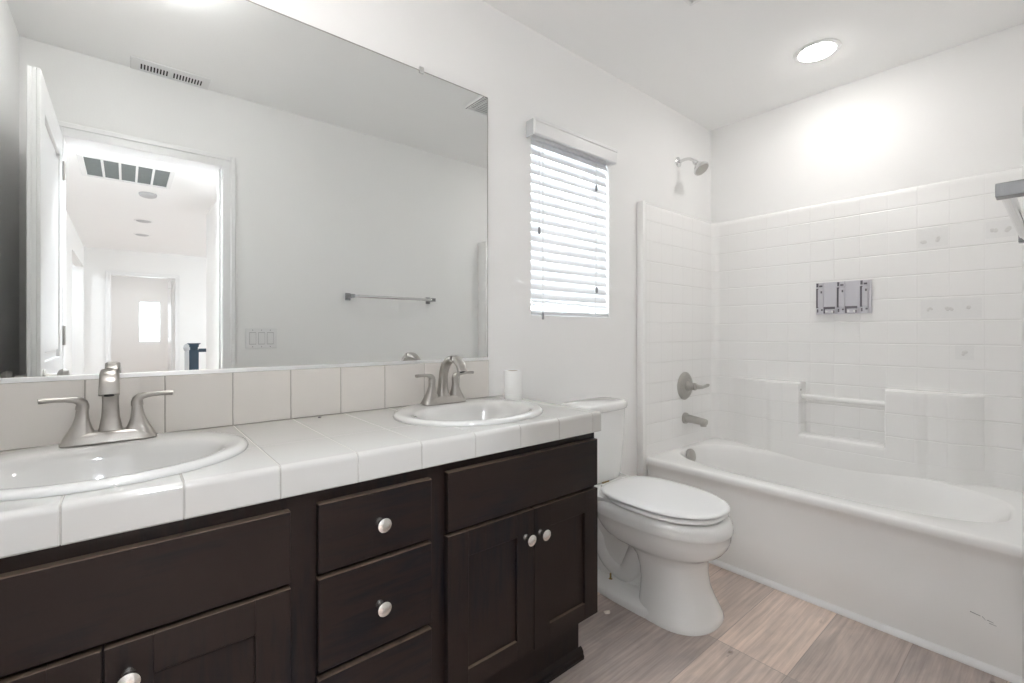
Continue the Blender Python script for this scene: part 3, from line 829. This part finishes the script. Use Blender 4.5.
# water supply valve and hose behind the toilet
bm = bmesh.new()
lathe(bm, [(.030, 0), (.028, .006), (.010, .010), (.008, .05)], (TX - .20, YW - .0005, .17), (0, -1, 0), 20)
lathe(bm, [(.014, -.02), (.014, .035)], (TX - .20, YW - .06, .17), (0, 0, 1), 14)
sweep(bm, bez((TX - .20, YW - .06, .20), (TX - .24, YW - .06, .32), (TX - .13, YW - .09, .30), (TX - .13, YW - .09, .412), 12), [.005] * 13, 10)
bmesh.ops.recalc_face_normals(bm, faces=bm.faces)
link_mesh('supply_valve', bm, M_chrome, toi, smooth=40)

# ------------------------------------------------------------------ bathtub
XA, XB, YA, YB, ZT = 2.175, 2.955, .080, 1.466, .4275
tub = thing('bathtub', 'white alcove bathtub with a plain front skirt', 'bathtub', (2.56, .78, 0))
bm = bmesh.new()
N = 96; tcx, tcy = 2.566, .778
def open_ring(a, b, z, e, dx=0, dy=0):
    return [(tcx + dx + x, tcy + dy + y, z) for x, y in sell(N, a, b, e)]
def rect_ring(x0, x1, y0, y1, z):
    out = []
    for x, y in sell(N, .3, .655, 3.0):
        k = 1e9
        if x > 1e-6: k = min(k, (x1 - tcx) / x)
        if x < -1e-6: k = min(k, (x0 - tcx) / x)
        if y > 1e-6: k = min(k, (y1 - tcy) / y)
        if y < -1e-6: k = min(k, (y0 - tcy) / y)
        out.append((tcx + x * k, tcy + y * k, z))
    # snap the nearest samples to the corners
    for cxx in (x0, x1):
        for cyy in (y0, y1):
            i = min(range(N), key=lambda j: (out[j][0] - cxx) ** 2 + (out[j][1] - cyy) ** 2)
            out[i] = (cxx, cyy, z)
    return out
rings = [rect_ring(XA, XB, YA, YB, 0), rect_ring(XA, XB, YA, YB, .05), rect_ring(XA+.001, XB, YA, YB, .12), rect_ring(XA+.006, XB, YA, YB, .165), rect_ring(XA+.014, XB, YA, YB, .215), rect_ring(XA+.018, XB, YA, YB, .26),
         rect_ring(XA+.018, XB, YA, YB, .35), rect_ring(XA+.012, XB, YA, YB, .378), rect_ring(XA+.002, XB, YA, YB, .392), rect_ring(XA, XB, YA, YB, .400), rect_ring(XA, XB, YA, YB, .413), rect_ring(XA+.004, XB, YA, YB, .4225), rect_ring(XA+.012, XB, YA, YB, .427), rect_ring(XA+.022, XB, YA, YB, ZT)]
rings += [open_ring(.306, .660, ZT - .0005, 3.0), open_ring(.299, .653, ZT - .003, 3.0), open_ring(.292, .646, ZT - .011, 3.0), open_ring(.287, .640, ZT - .028, 2.9, 0, .003),
          open_ring(.278, .602, .33, 2.7, 0, .032), open_ring(.266, .560, .23, 2.7, 0, .058), open_ring(.252, .528, .14, 2.7, 0, .080), open_ring(.235, .505, .105, 2.7, 0, .090), open_ring(.19, .45, .088, 2.7, 0, .095), open_ring(.09, .25, .083, 2.6, 0, .12)]
loft(bm, rings, False, True); bmesh.ops.recalc_face_normals(bm, faces=bm.faces)
if sum(f.normal.z * f.calc_area() for f in bm.faces) < 0: bmesh.ops.reverse_faces(bm, faces=bm.faces)
link_mesh('tub_shell', bm, M_tub, tub, smooth=40)
bm = bmesh.new()
lathe(bm, [(.040, -.008), (.040, .006), (.037, .010), (.032, .011), (.0, .011)], (2.535, 1.402, .388), (0, -1, .22), 32); bmesh.ops.recalc_face_normals(bm, faces=bm.faces)
ov = link_mesh('overflow_plate', bm, M_satin, tub, smooth=40)
bm = bmesh.new(); box(bm, 2.518, 2.530, 1.389, 1.3955, .357, .368, .001, 1); link_mesh('overflow_slot', bm, M_dark, ov)
bm = bmesh.new(); lathe(bm, [(.032, 0), (.032, .002), (.022, .003), (.021, .012), (.0, .014)], (2.566, 1.20, .0845), (0, 0, 1), 24); bmesh.ops.recalc_face_normals(bm, faces=bm.faces)
link_mesh('drain', bm, M_satin, tub, smooth=40)

bm = bmesh.new()
for (ya, za, yb_, zb) in ((.205, .170, .180, .166), (.176, .166, .168, .158), (.165, .160, .150, .157), (.160, .152, .143, .150)):
    xs_ = XA + .0055
    loft(bm, [[(xs_ - .0012, ya, za), (xs_ - .0012, ya, za + .0016), (xs_ + .004, ya, za + .0016), (xs_ + .004, ya, za)], [(xs_ - .0012, yb_, zb), (xs_ - .0012, yb_, zb + .0012), (xs_ + .004, yb_, zb + .0012), (xs_ + .004, yb_, zb)]])
bmesh.ops.recalc_face_normals(bm, faces=bm.faces)
link_mesh('scuff_mark', bm, M_cordend, tub)

# ------------------------------------------------------------------ moulded tub surround
sur = thing('tub_surround', 'white moulded tile-pattern wall surround above the bathtub', 'shower surround', (2.9, .78, ZT))
SL = 1.464; SR = .082; SX = 2.938; R0 = .05
def sst(a, b, x):
    t = max(0.0, min(1.0, (x - a) / (b - a))); return t * t * (3 - 2 * t)
cols = []   # (u, x, y, nx, ny, ybackwall or None)
u = 0.0
for k in range(5):
    x = 2.176 + (SX - R0 - 2.176) * k / 4; cols.append((x, SL, 0, -1, None))
for k in range(1, 9):
    a = pi / 2 * k / 8; cols.append((SX - R0 + R0 * sin(a), SL - R0 + R0 * cos(a), -sin(a), -cos(a), None))
ysp = [1.38, 1.35, 1.33, 1.31, 1.29, 1.27, 1.25, 1.23, 1.20, 1.16, 1.125, 1.115, 1.105, 1.095, 1.085, 1.07, 1.02, .958, .950, .946, .943, .941, .939, .936, .93, .84, .75, .66, .58, .575, .571, .569, .567, .564, .560, .55, .50, .45, .441, .4325, .424, .414, .405, .38, .35, .32, .30, .28, .26, .24, .22, .20, .18, .16]
for y in ysp: cols.append((SX, y, -1, 0, y))
for k in range(0, 9):
    a = pi / 2 * k / 8; cols.append((SX - R0 + R0 * cos(a), SR + R0 - R0 * sin(a), -cos(a), sin(a), None))
for k in range(1, 5):
    x = SX - R0 - (SX - R0 - 2.176) * k / 4; cols.append((x, SR, 0, 1, None))
zs = [.396, .415, .4285, .45, .47, .482, .490, .495, .50, .51, .525, .534, .540, .544, .547, .5485, .549, .56, .65, .75, .80, .815, .823, .828, .831, .8325, .833, .84, .9, 1.1, 1.3, 1.5, 1.7, 1.79, 1.808, 1.815, 1.819, 1.8205, 1.821]
def depth(y, z):
    if y is None: return 0.0
    edge = sst(1.36, 1.16, y) * sst(.19, .33, y)
    def topr(z, zt):   # rounded top lip
        if z >= zt: return 0.0
        q = (zt - z) / .014
        return 1.0 if q >= 1 else sqrt(max(0, 1 - (1 - q) ** 2)) * .5 + .5
    mid = sst(1.125, 1.085, y) * sst(.405, .45, y)
    D = .067 + .0175 * mid
    edge2 = edge
    low = topr(z, .549) * edge2
    blk = max(sst(.938, .944, y), sst(.572, .566, y))
    hi = topr(z, .833) * edge2 * blk
    return D * max(low, hi)
bm = bmesh.new(); uvl = bm.loops.layers.uv.new('UVMap')
grid = []; us = []; acc = 0; px_, py_ = cols[0][0], cols[0][1]
for x, y, nx, ny, yb in cols:
    acc += sqrt((x - px_) ** 2 + (y - py_) ** 2); px_, py_ = x, y; us.append(acc)
# shift u so that y = .23 falls on a groove
ib = min(range(len(cols)), key=lambda i: abs((cols[i][4] or 99) - .24)); ushift = us[ib] + .01
for (x, y, nx, ny, yb), uu in zip(cols, us):
    col = []
    for z in zs:
        d = depth(yb, z)
        if z > 1.80: d -= .018 * (1 - sqrt(max(0, 1 - ((z - 1.80) / .021) ** 2)))
        col.append(bm.verts.new((x + nx * d, y + ny * d, z)))
    grid.append(col)
for i in range(len(cols) - 1):
    for j in range(len(zs) - 1):
        f = bm.faces.new((grid[i][j], grid[i + 1][j], grid[i + 1][j + 1], grid[i][j + 1]))
        uv4 = ((us[i], zs[j]), (us[i + 1], zs[j]), (us[i + 1], zs[j + 1]), (us[i], zs[j + 1]))
        for lp, (a, b_) in zip(f.loops, uv4): lp[uvl].uv = (a - ushift, b_)
# normals towards the tub
bm.normal_update()
fm = min(bm.faces, key=lambda f: (f.calc_center_median() - Vector((SX, .75, 1.3))).length)
if fm.normal.x > 0: bmesh.ops.reverse_faces(bm, faces=bm.faces)
link_mesh('wall_panel', bm, M_surr, sur, smooth=35)
for y0, y1, xf in ((1.4600, YW - .0005, 2.141), (YF + .0005, .0850, 2.158)):
    bm = bmesh.new(); box(bm, xf, 2.1755, y0, y1, 0.0005 if y0 > 1 else .0005, 1.822, .004, 2)
    link_mesh('edge_flange', bm, M_tub, sur, smooth=30)
# grab bar between the two ledges
bm = bmesh.new(); sweep(bm, [(2.898, .5665, .752), (2.898, .9435, .752)], [.0145, .0145], 18)
link_mesh('grab_bar', bm, M_tub, sur, smooth=50)
bm = bmesh.new(); lathe(bm, [(.006, 0), (.005, .003), (0, .0035)], (2.872, .9395, .792), (0, -1, 0), 14); link_mesh('screw_cap', bm, M_satin, sur, smooth=40)
# left-over adhesive marks on the tile pattern
def residue(y0, y1, z0, z1, spots):
    bm = bmesh.new(); box(bm, SX - .0009, SX - .0001, y0, y1, z0, z1)
    o = link_mesh('adhesive_mark', bm, M_resid, sur); o['label'] = 'faint grey patch of old adhesive'
    for (yy, zz) in spots:
        bm = bmesh.new()
        for k in range(5):
            a = random.uniform(0, 6.28); r = random.uniform(.002, .009)
            lathe(bm, [(random.uniform(.004, .009), 0), (.003, .0006)], (SX - .0011, yy + r * cos(a), zz + r * sin(a) - .002), (-1, 0, 0), 10)
        link_mesh('adhesive_ring', bm, M_resid2, o)
residue(.348, .455, 1.515, 1.602, ((.438, 1.545), (.385, 1.552)))
residue(.135, .227, 1.525, 1.600, ((.20, 1.562), (.155, 1.560)))
residue(.238, .445, 1.176, 1.265, ((.412, 1.222), (.345, 1.222), (.282, 1.224)))
residue(.262, .325, .985, 1.050, ((.293, 1.018),))

# ------------------------------------------------------------------ three-slot dispenser bracket on the surround
dsp = thing('dispenser_bracket', 'empty grey three-slot soap dispenser bracket on the tub wall', 'dispenser', (2.93, .766, 1.20))
DY0, DY1, DZ0, DZ1 = .882, .634, 1.208, 1.381
DWD = DY0 - DY1
bm = bmesh.new(); box(bm, SX - .013, SX - .0005, DY1, DY0, DZ0, DZ1, .002, 2); link_mesh('back_plate', bm, M_disp, dsp)
def dy(f): return DY0 - DWD * f
def dz(f): return DZ0 + (DZ1 - DZ0) * f
for fx0 in (.025, .415, .825):
    bm = bmesh.new()
    box(bm, SX - .022, SX - .013, dy(fx0 + .125), dy(fx0), dz(.84), dz(.985), .001, 1)      # top cap
    box(bm, SX - .022, SX - .013, dy(fx0 + .125), dy(fx0 + .022), dz(.22), dz(.78), .001, 1)
    box(bm, SX - .019, SX - .013, dy(fx0 + .125), dy(fx0 + .004), dz(.0), dz(.16), .001, 1)
    r_ = link_mesh('holder_rail', bm, M_disp, dsp)
    bm = bmesh.new()
    box(bm, SX - .0146, SX - .0131, dy(fx0 + .022), dy(fx0 - .020), dz(.20), dz(.82))
    box(bm, SX - .0226, SX - .0221, dy(fx0 + .11), dy(fx0 + .05), dz(.86), dz(.91))
    box(bm, SX - .0226, SX - .0221, dy(fx0 + .105), dy(fx0 + .075), dz(.66), dz(.73))
    box(bm, SX - .0226, SX - .0221, dy(fx0 + .035), dy(fx0 - .004), dz(.86), dz(.98))
    box(bm, SX - .0196, SX - .0191, dy(fx0 + .03), dy(fx0 + .004), dz(.06), dz(.16))
    box(bm, SX - .0196, SX - .0191, dy(fx0 + .115), dy(fx0 + .08), dz(.11), dz(.16))
    link_mesh('rail_slot', bm, M_dispdark, r_)
for fx0 in (.165, .560):
    bm = bmesh.new(); box(bm, SX - .030, SX - .013, dy(fx0 + .215), dy(fx0), dz(.02), dz(.17), .002, 2)
    t_ = link_mesh('lower_tray', bm, M_disp, dsp)
    bm = bmesh.new()
    box(bm, SX - .0305, SX - .0298, dy(fx0 + .215), dy(fx0), dz(.150), dz(.225))
    box(bm, SX - .0305, SX - .0298, dy(fx0 + .03), dy(fx0), dz(.02), dz(.17))
    box(bm, SX - .0305, SX - .0298, dy(fx0 + .205), dy(fx0 + .18), dz(.02), dz(.11))
    link_mesh('tray_edge', bm, M_dispdark, t_)
    bm = bmesh.new()
    for q in (.055, .16): lathe(bm, [(.0055, 0), (.0052, .003), (0, .0045)], (SX - .030, dy(fx0 + q), dz(.07)), (-1, 0, 0), 14)
    link_mesh('button', bm, M_plastic, t_, smooth=40)

# ------------------------------------------------------------------ shower and tub fittings
sh = thing('shower_head', 'chrome wall-mounted shower head above the tub', 'shower head', (2.562, YW, 2.14))
bm = bmesh.new()
lathe(bm, [(.031, 0), (.030, .004), (.022, .009), (.012, .012)], (2.562, YW - .0003, 2.138), (0, -1, 0), 28); bmesh.ops.recalc_face_normals(bm, faces=bm.faces)
link_mesh('wall_flange', bm, M_chrome, sh, smooth=40)
arm = [Vector((2.562, 1.497, 2.138))] + bez((2.562, 1.48, 2.1395), (2.562, 1.44, 2.146), (2.562, 1.415, 2.140), (2.562, 1.392, 2.108), 10)
bm = bmesh.new(); sweep(bm, arm, [.0088] * len(arm), 16, 2, (1, 0, 0)); bmesh.ops.recalc_face_normals(bm, faces=bm.faces)
link_mesh('arm', bm, M_chrome, sh, smooth=50)
hd = Vector((0, -.62, -.79)).normalized(); h0 = Vector((2.562, 1.394, 2.112))
bm = bmesh.new()
lathe(bm, [(.010, -.004), (.0145, .004), (.0155, .014), (.012, .020), (.019, .026), (.034, .046), (.043, .058), (.0455, .066), (.0450, .072), (.041, .074)], h0, hd, 32); bmesh.ops.recalc_face_normals(bm, faces=bm.faces)
hh = link_mesh('head', bm, M_chrome, sh, smooth=35)
bm = bmesh.new()
lathe(bm, [(.040, .0735), (.039, .0765), (.030, .0775), (.026, .0755), (.010, .0765), (0, .077)], h0, hd, 32)
q = Vector((0, 0, 1)).rotation_difference(hd).to_matrix()
for rr, nn in ((.034, 16), (.018, 8)):
    for k in range(nn):
        c = h0 + q @ Vector((rr * cos(2*pi*k/nn), rr * sin(2*pi*k/nn), .076)); lathe(bm, [(.0022, 0), (.0014, .004)], c, hd, 6)
bmesh.ops.recalc_face_normals(bm, faces=bm.faces)
link_mesh('spray_face', bm, M_satin, hh, smooth=35)

tv = thing('tub_valve', 'round nickel tub valve with lever above the spout', 'faucet', (2.575, SL, .789))
bm = bmesh.new()
lathe(bm, [(.083, 0), (.083, .003), (.076, .010), (.066, .0135), (.050, .0125), (.046, .0145), (.040, .017)], (2.575, SL - .0003, .789), (0, -1, 0), 48); bmesh.ops.recalc_face_normals(bm, faces=bm.faces)
link_mesh('escutcheon', bm, M_satin, tv, smooth=30)
bm = bmesh.new()
lathe(bm, [(.030, .015), (.028, .030), (.023, .036), (.020, .058), (.022, .062), (.021, .070), (.010, .074)], (2.575, SL, .789), (0, -1, 0), 32)
bmesh.ops.recalc_face_normals(bm, faces=bm.faces)
hub = link_mesh('hub', bm, M_satin, tv, smooth=30)
bm = bmesh.new()
sweep(bm, [(2.570, 1.402, .789), (2.590, 1.400, .788), (2.620, 1.397, .784), (2.655, 1.395, .781), (2.685, 1.394, .783), (2.712, 1.393, .787), (2.728, 1.393, .789)], [(.017, .018), (.0155, .0165), (.012, .013), (.0095, .010), (.0085, .009), (.009, .0105), (.006, .007)], 16, 2.2)
bmesh.ops.recalc_face_normals(bm, faces=bm.faces)
link_mesh('lever', bm, M_satin, hub, smooth=50)

ts = thing('tub_spout', 'nickel tub spout on the end wall above the bathtub', 'faucet', (2.575, SL, .60))
bm = bmesh.new()
pth = [(2.575, SL - .0003, .596), (2.575, SL - .012, .596), (2.575, SL - .013, .596), (2.575, SL - .05, .594), (2.575, SL - .10, .590), (2.575, SL - .130, .587), (2.575, SL - .137, .586)]
sweep(bm, pth, [(.033, .033), (.032, .032), (.025, .025), (.0225, .0225), (.021, .0205), (.0205, .0195), (.016, .015)], 24, 2.3, (0, 0, 1)); bmesh.ops.recalc_face_normals(bm, faces=bm.faces)
sp_ = link_mesh('spout_body', bm, M_satin, ts, smooth=35)
bm = bmesh.new(); lathe(bm, [(.017, 0), (.017, .022), (.014, .023), (.013, .010)], (2.575, SL - .117, .585), (0, 0, -1), 20); bmesh.ops.recalc_face_normals(bm, faces=bm.faces)
link_mesh('outlet', bm, M_satin, sp_, smooth=35)

# ------------------------------------------------------------------ towel bar on the door wall
tb = thing('towel_bar', 'short chrome towel bar on the wall beside the doorway', 'towel bar', (1.39, YF, 1.34))
for xp in (1.113, 1.704):
    bm = bmesh.new()
    box(bm, xp - .0175, xp + .0175, YF + .0003, YF + .007, 1.318, 1.366, .002, 2)
    box(bm, xp - .0135, xp + .0135, YF + .007, .074, 1.3320, 1.3550, .0015, 2)
    link_mesh('post', bm, M_post, tb)
bm = bmesh.new(); sweep(bm, [(1.124, .0620, 1.3430), (1.693, .0620, 1.3430)], [.0092, .0092], 24); link_mesh('bar', bm, M_chrome, tb, smooth=60)

# ------------------------------------------------------------------ switch plate on the door wall
sw = thing('switch_plate', 'white triple light switch plate beside the doorway', 'light switch', (.607, YF, 1.075))
bm = bmesh.new(); box(bm, .524, .690, YF + .0002, YF + .0065, 1.017, 1.132, .002, 2); link_mesh('plate', bm, M_plastic, sw)
M_swline = mat('switch_gap', (0.35, 0.35, 0.36), 0.6, noise=0.03)
for k, xc in enumerate((.561, .607, .653)):
    bm = bmesh.new(); box(bm, xc - .0175, xc + .0175, YF + .0066, YF + .0072, 1.040, 1.109)
    g_ = link_mesh('switch_gap', bm, M_swline, sw)
    bm = bmesh.new()
    vs = box(bm, xc - .0158, xc + .0158, YF + .0072, YF + .0105, 1.0425, 1.1065)
    for v in vs:
        if v.co.y > YF + .009 and v.co.z > 1.08: v.co.y -= .0022
    link_mesh('rocker', bm, M_plastic, g_)
    for zz in (1.0265, 1.1225):
        bm = bmesh.new(); lathe(bm, [(.003, 0), (.002, .001)], (xc, YF + .0064, zz), (0, 1, 0), 10); link_mesh('screw', bm, M_swline, sw)

# ------------------------------------------------------------------ ceiling fittings
def can_light(name, x, y, label, m, r=.074, group=None):
    t = thing(name, label, 'ceiling light', (x, y, ZC), group=group)
    bm = bmesh.new()
    lathe(bm, [(r + .021, 0), (r + .021, -.0025), (r + .012, -.006), (r + .001, -.0065), (r, -.003), (r, 0)], (x, y, ZC - .0002), (0, 0, 1), 48, cap0=False, cap1=False)
    bmesh.ops.recalc_face_normals(bm, faces=bm.faces)
    link_mesh('trim_ring', bm, M_trim, t, smooth=35)
    bm = bmesh.new()
    lathe(bm, [(r, -.0040), (r * .93, -.0100), (r * .75, -.0150), (r * .4, -.0185), (0, -.020)], (x, y, ZC), (0, 0, 1), 40, cap0=False)
    link_mesh('diffuser', bm, m, t, smooth=60)
    return t
can_light('recessed_light', 2.508, .752, 'glowing round recessed ceiling light above the tub', M_lampwhite)
fm = thing('vanity_fill_light', 'added unseen glowing dome that fills the vanity side with light', 'ceiling light', (.08, .92, ZC))  # unseen lamp added for ambient light over the vanity
bm = bmesh.new(); lathe(bm, [(.120, 0), (.120, -.014), (.114, -.018), (.106, -.018), (.106, 0)], (.08, .92, ZC - .0002), (0, 0, 1), 48, cap0=False, cap1=False); bmesh.ops.recalc_face_normals(bm, faces=bm.faces)
link_mesh('base_ring', bm, M_trim, fm, smooth=35)
bm = bmesh.new(); lathe(bm, [(.105, -.014), (.104, -.040), (.096, -.062), (.078, -.080), (.050, -.091), (0, -.096)], (.08, .92, ZC), (0, 0, 1), 40, cap0=False)
link_mesh('fill_dome', bm, M_vanfill, fm, smooth=60)
can_light('recessed_light', .16, -.62, 'added unseen fill light just outside the doorway', M_hallfill)  # lit can added out of view to brighten hall and doorway
can_light('recessed_light', .165, -4.06, 'unlit recessed ceiling light midway down the hallway', M_offlamp)
can_light('recessed_light', 1.7, -5.0, 'added unseen fill light above the stair landing', M_farfill)  # hidden can added to light the end wall and hall ceiling
can_light('recessed_light', -1.3, -5.7, 'added unseen fill light in the side room off the hallway', M_farfill)  # lamp added out of view so the side opening looks bright
can_light('recessed_light', .35, -8.4, 'added unseen fill light in the room beyond the hallway', M_bedfill)  # added lamp, brightens the far doorway from inside
can_light('recessed_light', .17, -5.07, 'unlit recessed ceiling light nearest the far doorway', M_offlamp)
sd = thing('smoke_detector', 'round pale smoke detector on the hallway ceiling', 'smoke detector', (.163, -2.66, ZC))
bm = bmesh.new(); lathe(bm, [(.070, 0), (.070, -.012), (.064, -.026), (.050, -.033), (0, -.035)], (.163, -2.66, ZC - .0003), (0, 0, 1), 36); bmesh.ops.recalc_face_normals(bm, faces=bm.faces)
link_mesh('housing', bm, M_offlamp, sd, smooth=40)
bm = bmesh.new(); lathe(bm, [(.052, -.0305), (.045, -.0352), (.035, -.0356)], (.163, -2.66, ZC), (0, 0, 1), 30, cap0=False, cap1=False); link_mesh('sensor_ring', bm, M_offlamp, sd, smooth=40)

# supply register next to the door wall (seen in the mirror)
rg = thing('ceiling_register', 'white slotted air register on the ceiling near the doorway', 'air vent', (.18, .05, ZC))
bm = bmesh.new(); box(bm, .016, .345, YF + .004, .112, ZC - .006, ZC - .0003, .003, 2); link_mesh('faceplate', bm, M_trim, rg)
for k in range(20):
    if k in (9,): continue
    x = .056 + .0128 * k + (0 if k < 9 else .004)
    bm = bmesh.new(); box(bm, x, x + .0062, .012, .068, ZC - .0068, ZC - .0058)
    link_mesh('louver_slot', bm, M_dark, rg)
# exhaust fan grille
fa = thing('exhaust_fan', 'white square exhaust fan grille on the bathroom ceiling', 'exhaust fan', (1.67, .86, ZC))
bm = bmesh.new()
for a in ((1.530, 1.545, .727, .970), (1.735, 1.750, .727, .970), (1.545, 1.735, .727, .742), (1.545, 1.735, .955, .970)):
    box(bm, a[0], a[1], a[2], a[3], ZC - .016, ZC - .0003, .003, 2)
for k in range(12):
    y = .750 + .0170 * k; box(bm, 1.545, 1.735, y, y + .0075, ZC - .012, ZC - .009)
box(bm, 1.574, 1.582, .742, .955, ZC - .0135, ZC - .0085)
link_mesh('grille', bm, M_trim, fa)
bm = bmesh.new(); box(bm, 1.531, 1.5335, .731, .966, ZC - .0175, ZC - .0155); link_mesh('grille_gap', bm, M_dispdark, fa)
bm = bmesh.new(); box(bm, 1.546, 1.734, .743, .954, ZC - .003, ZC - .0004); link_mesh('duct', bm, M_ductgrey, fa)
# return air grille in the hallway ceiling
ra = thing('return_air_grille', 'large white return air grille with five grey panes on the hallway ceiling', 'air vent', (.017, -2.0, ZC))
gx0, gx1, gy0, gy1 = -.283, .317, -2.315, -1.690
bm = bmesh.new()
box(bm, gx0, gx0 + .035, gy0, gy1, ZC - .012, ZC - .0003, .003, 1); box(bm, gx1 - .035, gx1, gy0, gy1, ZC - .012, ZC - .0003, .003, 1)
box(bm, gx0 + .035, gx1 - .035, gy0, gy0 + .035, ZC - .012, ZC - .0003, .003, 1); box(bm, gx0 + .035, gx1 - .035, gy1 - .05, gy1, ZC - .012, ZC - .0003, .003, 1)
for k in range(1, 5):
    x = gx0 + .035 + (gx1 - gx0 - .07) * k / 5; box(bm, x - .008, x + .008, gy0 + .035, gy1 - .05, ZC - .010, ZC - .0003)
link_mesh('grille_frame', bm, M_trim, ra)
bm = bmesh.new(); box(bm, gx0 + .035, gx1 - .035, gy0 + .035, gy1 - .05, ZC - .003, ZC - .0005); link_mesh('filter', bm, M_ductgrey, ra)

# ------------------------------------------------------------------ stair railing on the landing
sr = thing('stair_railing', 'dark blue newel post and handrail at the end of the hallway', 'railing', (.76, -5.0, 0))
bm = bmesh.new(); nx, ny = .745, -5.0
box(bm, nx - .055, nx + .055, ny - .055, ny + .055, 0, .86, .004, 1)
box(bm, nx - .045, nx + .045, ny - .045, ny + .045, .86, .90); box(bm, nx - .055, nx + .055, ny - .055, ny + .055, .90, .93, .003, 1)
for hz, hw in ((.93, .062), (.942, .075)): box(bm, nx - hw, nx + hw, ny - hw, ny + hw, hz, hz + .012, .002, 1)
link_mesh('newel_post', bm, M_rail, sr)
bm = bmesh.new(); box(bm, nx + .055, 2.4, ny - .03, ny + .03, .825, .875, .008, 2); link_mesh('handrail', bm, M_rail, sr, smooth=30)
for k in range(14):
    x = nx + .16 + k * .11; bm = bmesh.new(); box(bm, x - .012, x + .012, ny - .012, ny + .012, 0, .826); link_mesh('baluster', bm, M_trim, sr)
bm = bmesh.new()
box(bm, .72, .77, -6.07, -6.02, 0, .80, .003, 1); lathe(bm, [(.02, .80), (.038, .83), (.043, .86), (.036, .90), (.01, .925)], (.745, -6.045, 0), (0, 0, 1), 20); bmesh.ops.recalc_face_normals(bm, faces=bm.faces)
link_mesh('newel_post', bm, M_offlamp, sr, smooth=40)

# ------------------------------------------------------------------ bits lying about
bm = bmesh.new(); loft(bm, [[(1.448, 1.160, .0004), (1.462, 1.150, .0004), (1.475, 1.156, .0004), (1.470, 1.172, .0004), (1.455, 1.175, .0004)], [(1.451, 1.161, .006), (1.462, 1.153, .004), (1.472, 1.158, .007), (1.467, 1.170, .003), (1.456, 1.172, .005)]])
bmesh.ops.recalc_face_normals(bm, faces=bm.faces)
tag(link_mesh('paint_flake', bm, M_chip, origin=(1.462, 1.162, 0)), 'tiny pale flake lying on the floor beside the toilet base', 'debris')
bm = bmesh.new(); lathe(bm, [(.004, 0), (.005, .002), (.002, .004)], (.452, 1.452, CT + .0003), (0, 0, 1), 8); bmesh.ops.recalc_face_normals(bm, faces=bm.faces)
tag(link_mesh('crumb', bm, M_dispdark, origin=(.452, 1.452, CT)), 'tiny dark crumb on the counter between the two sinks', 'debris')
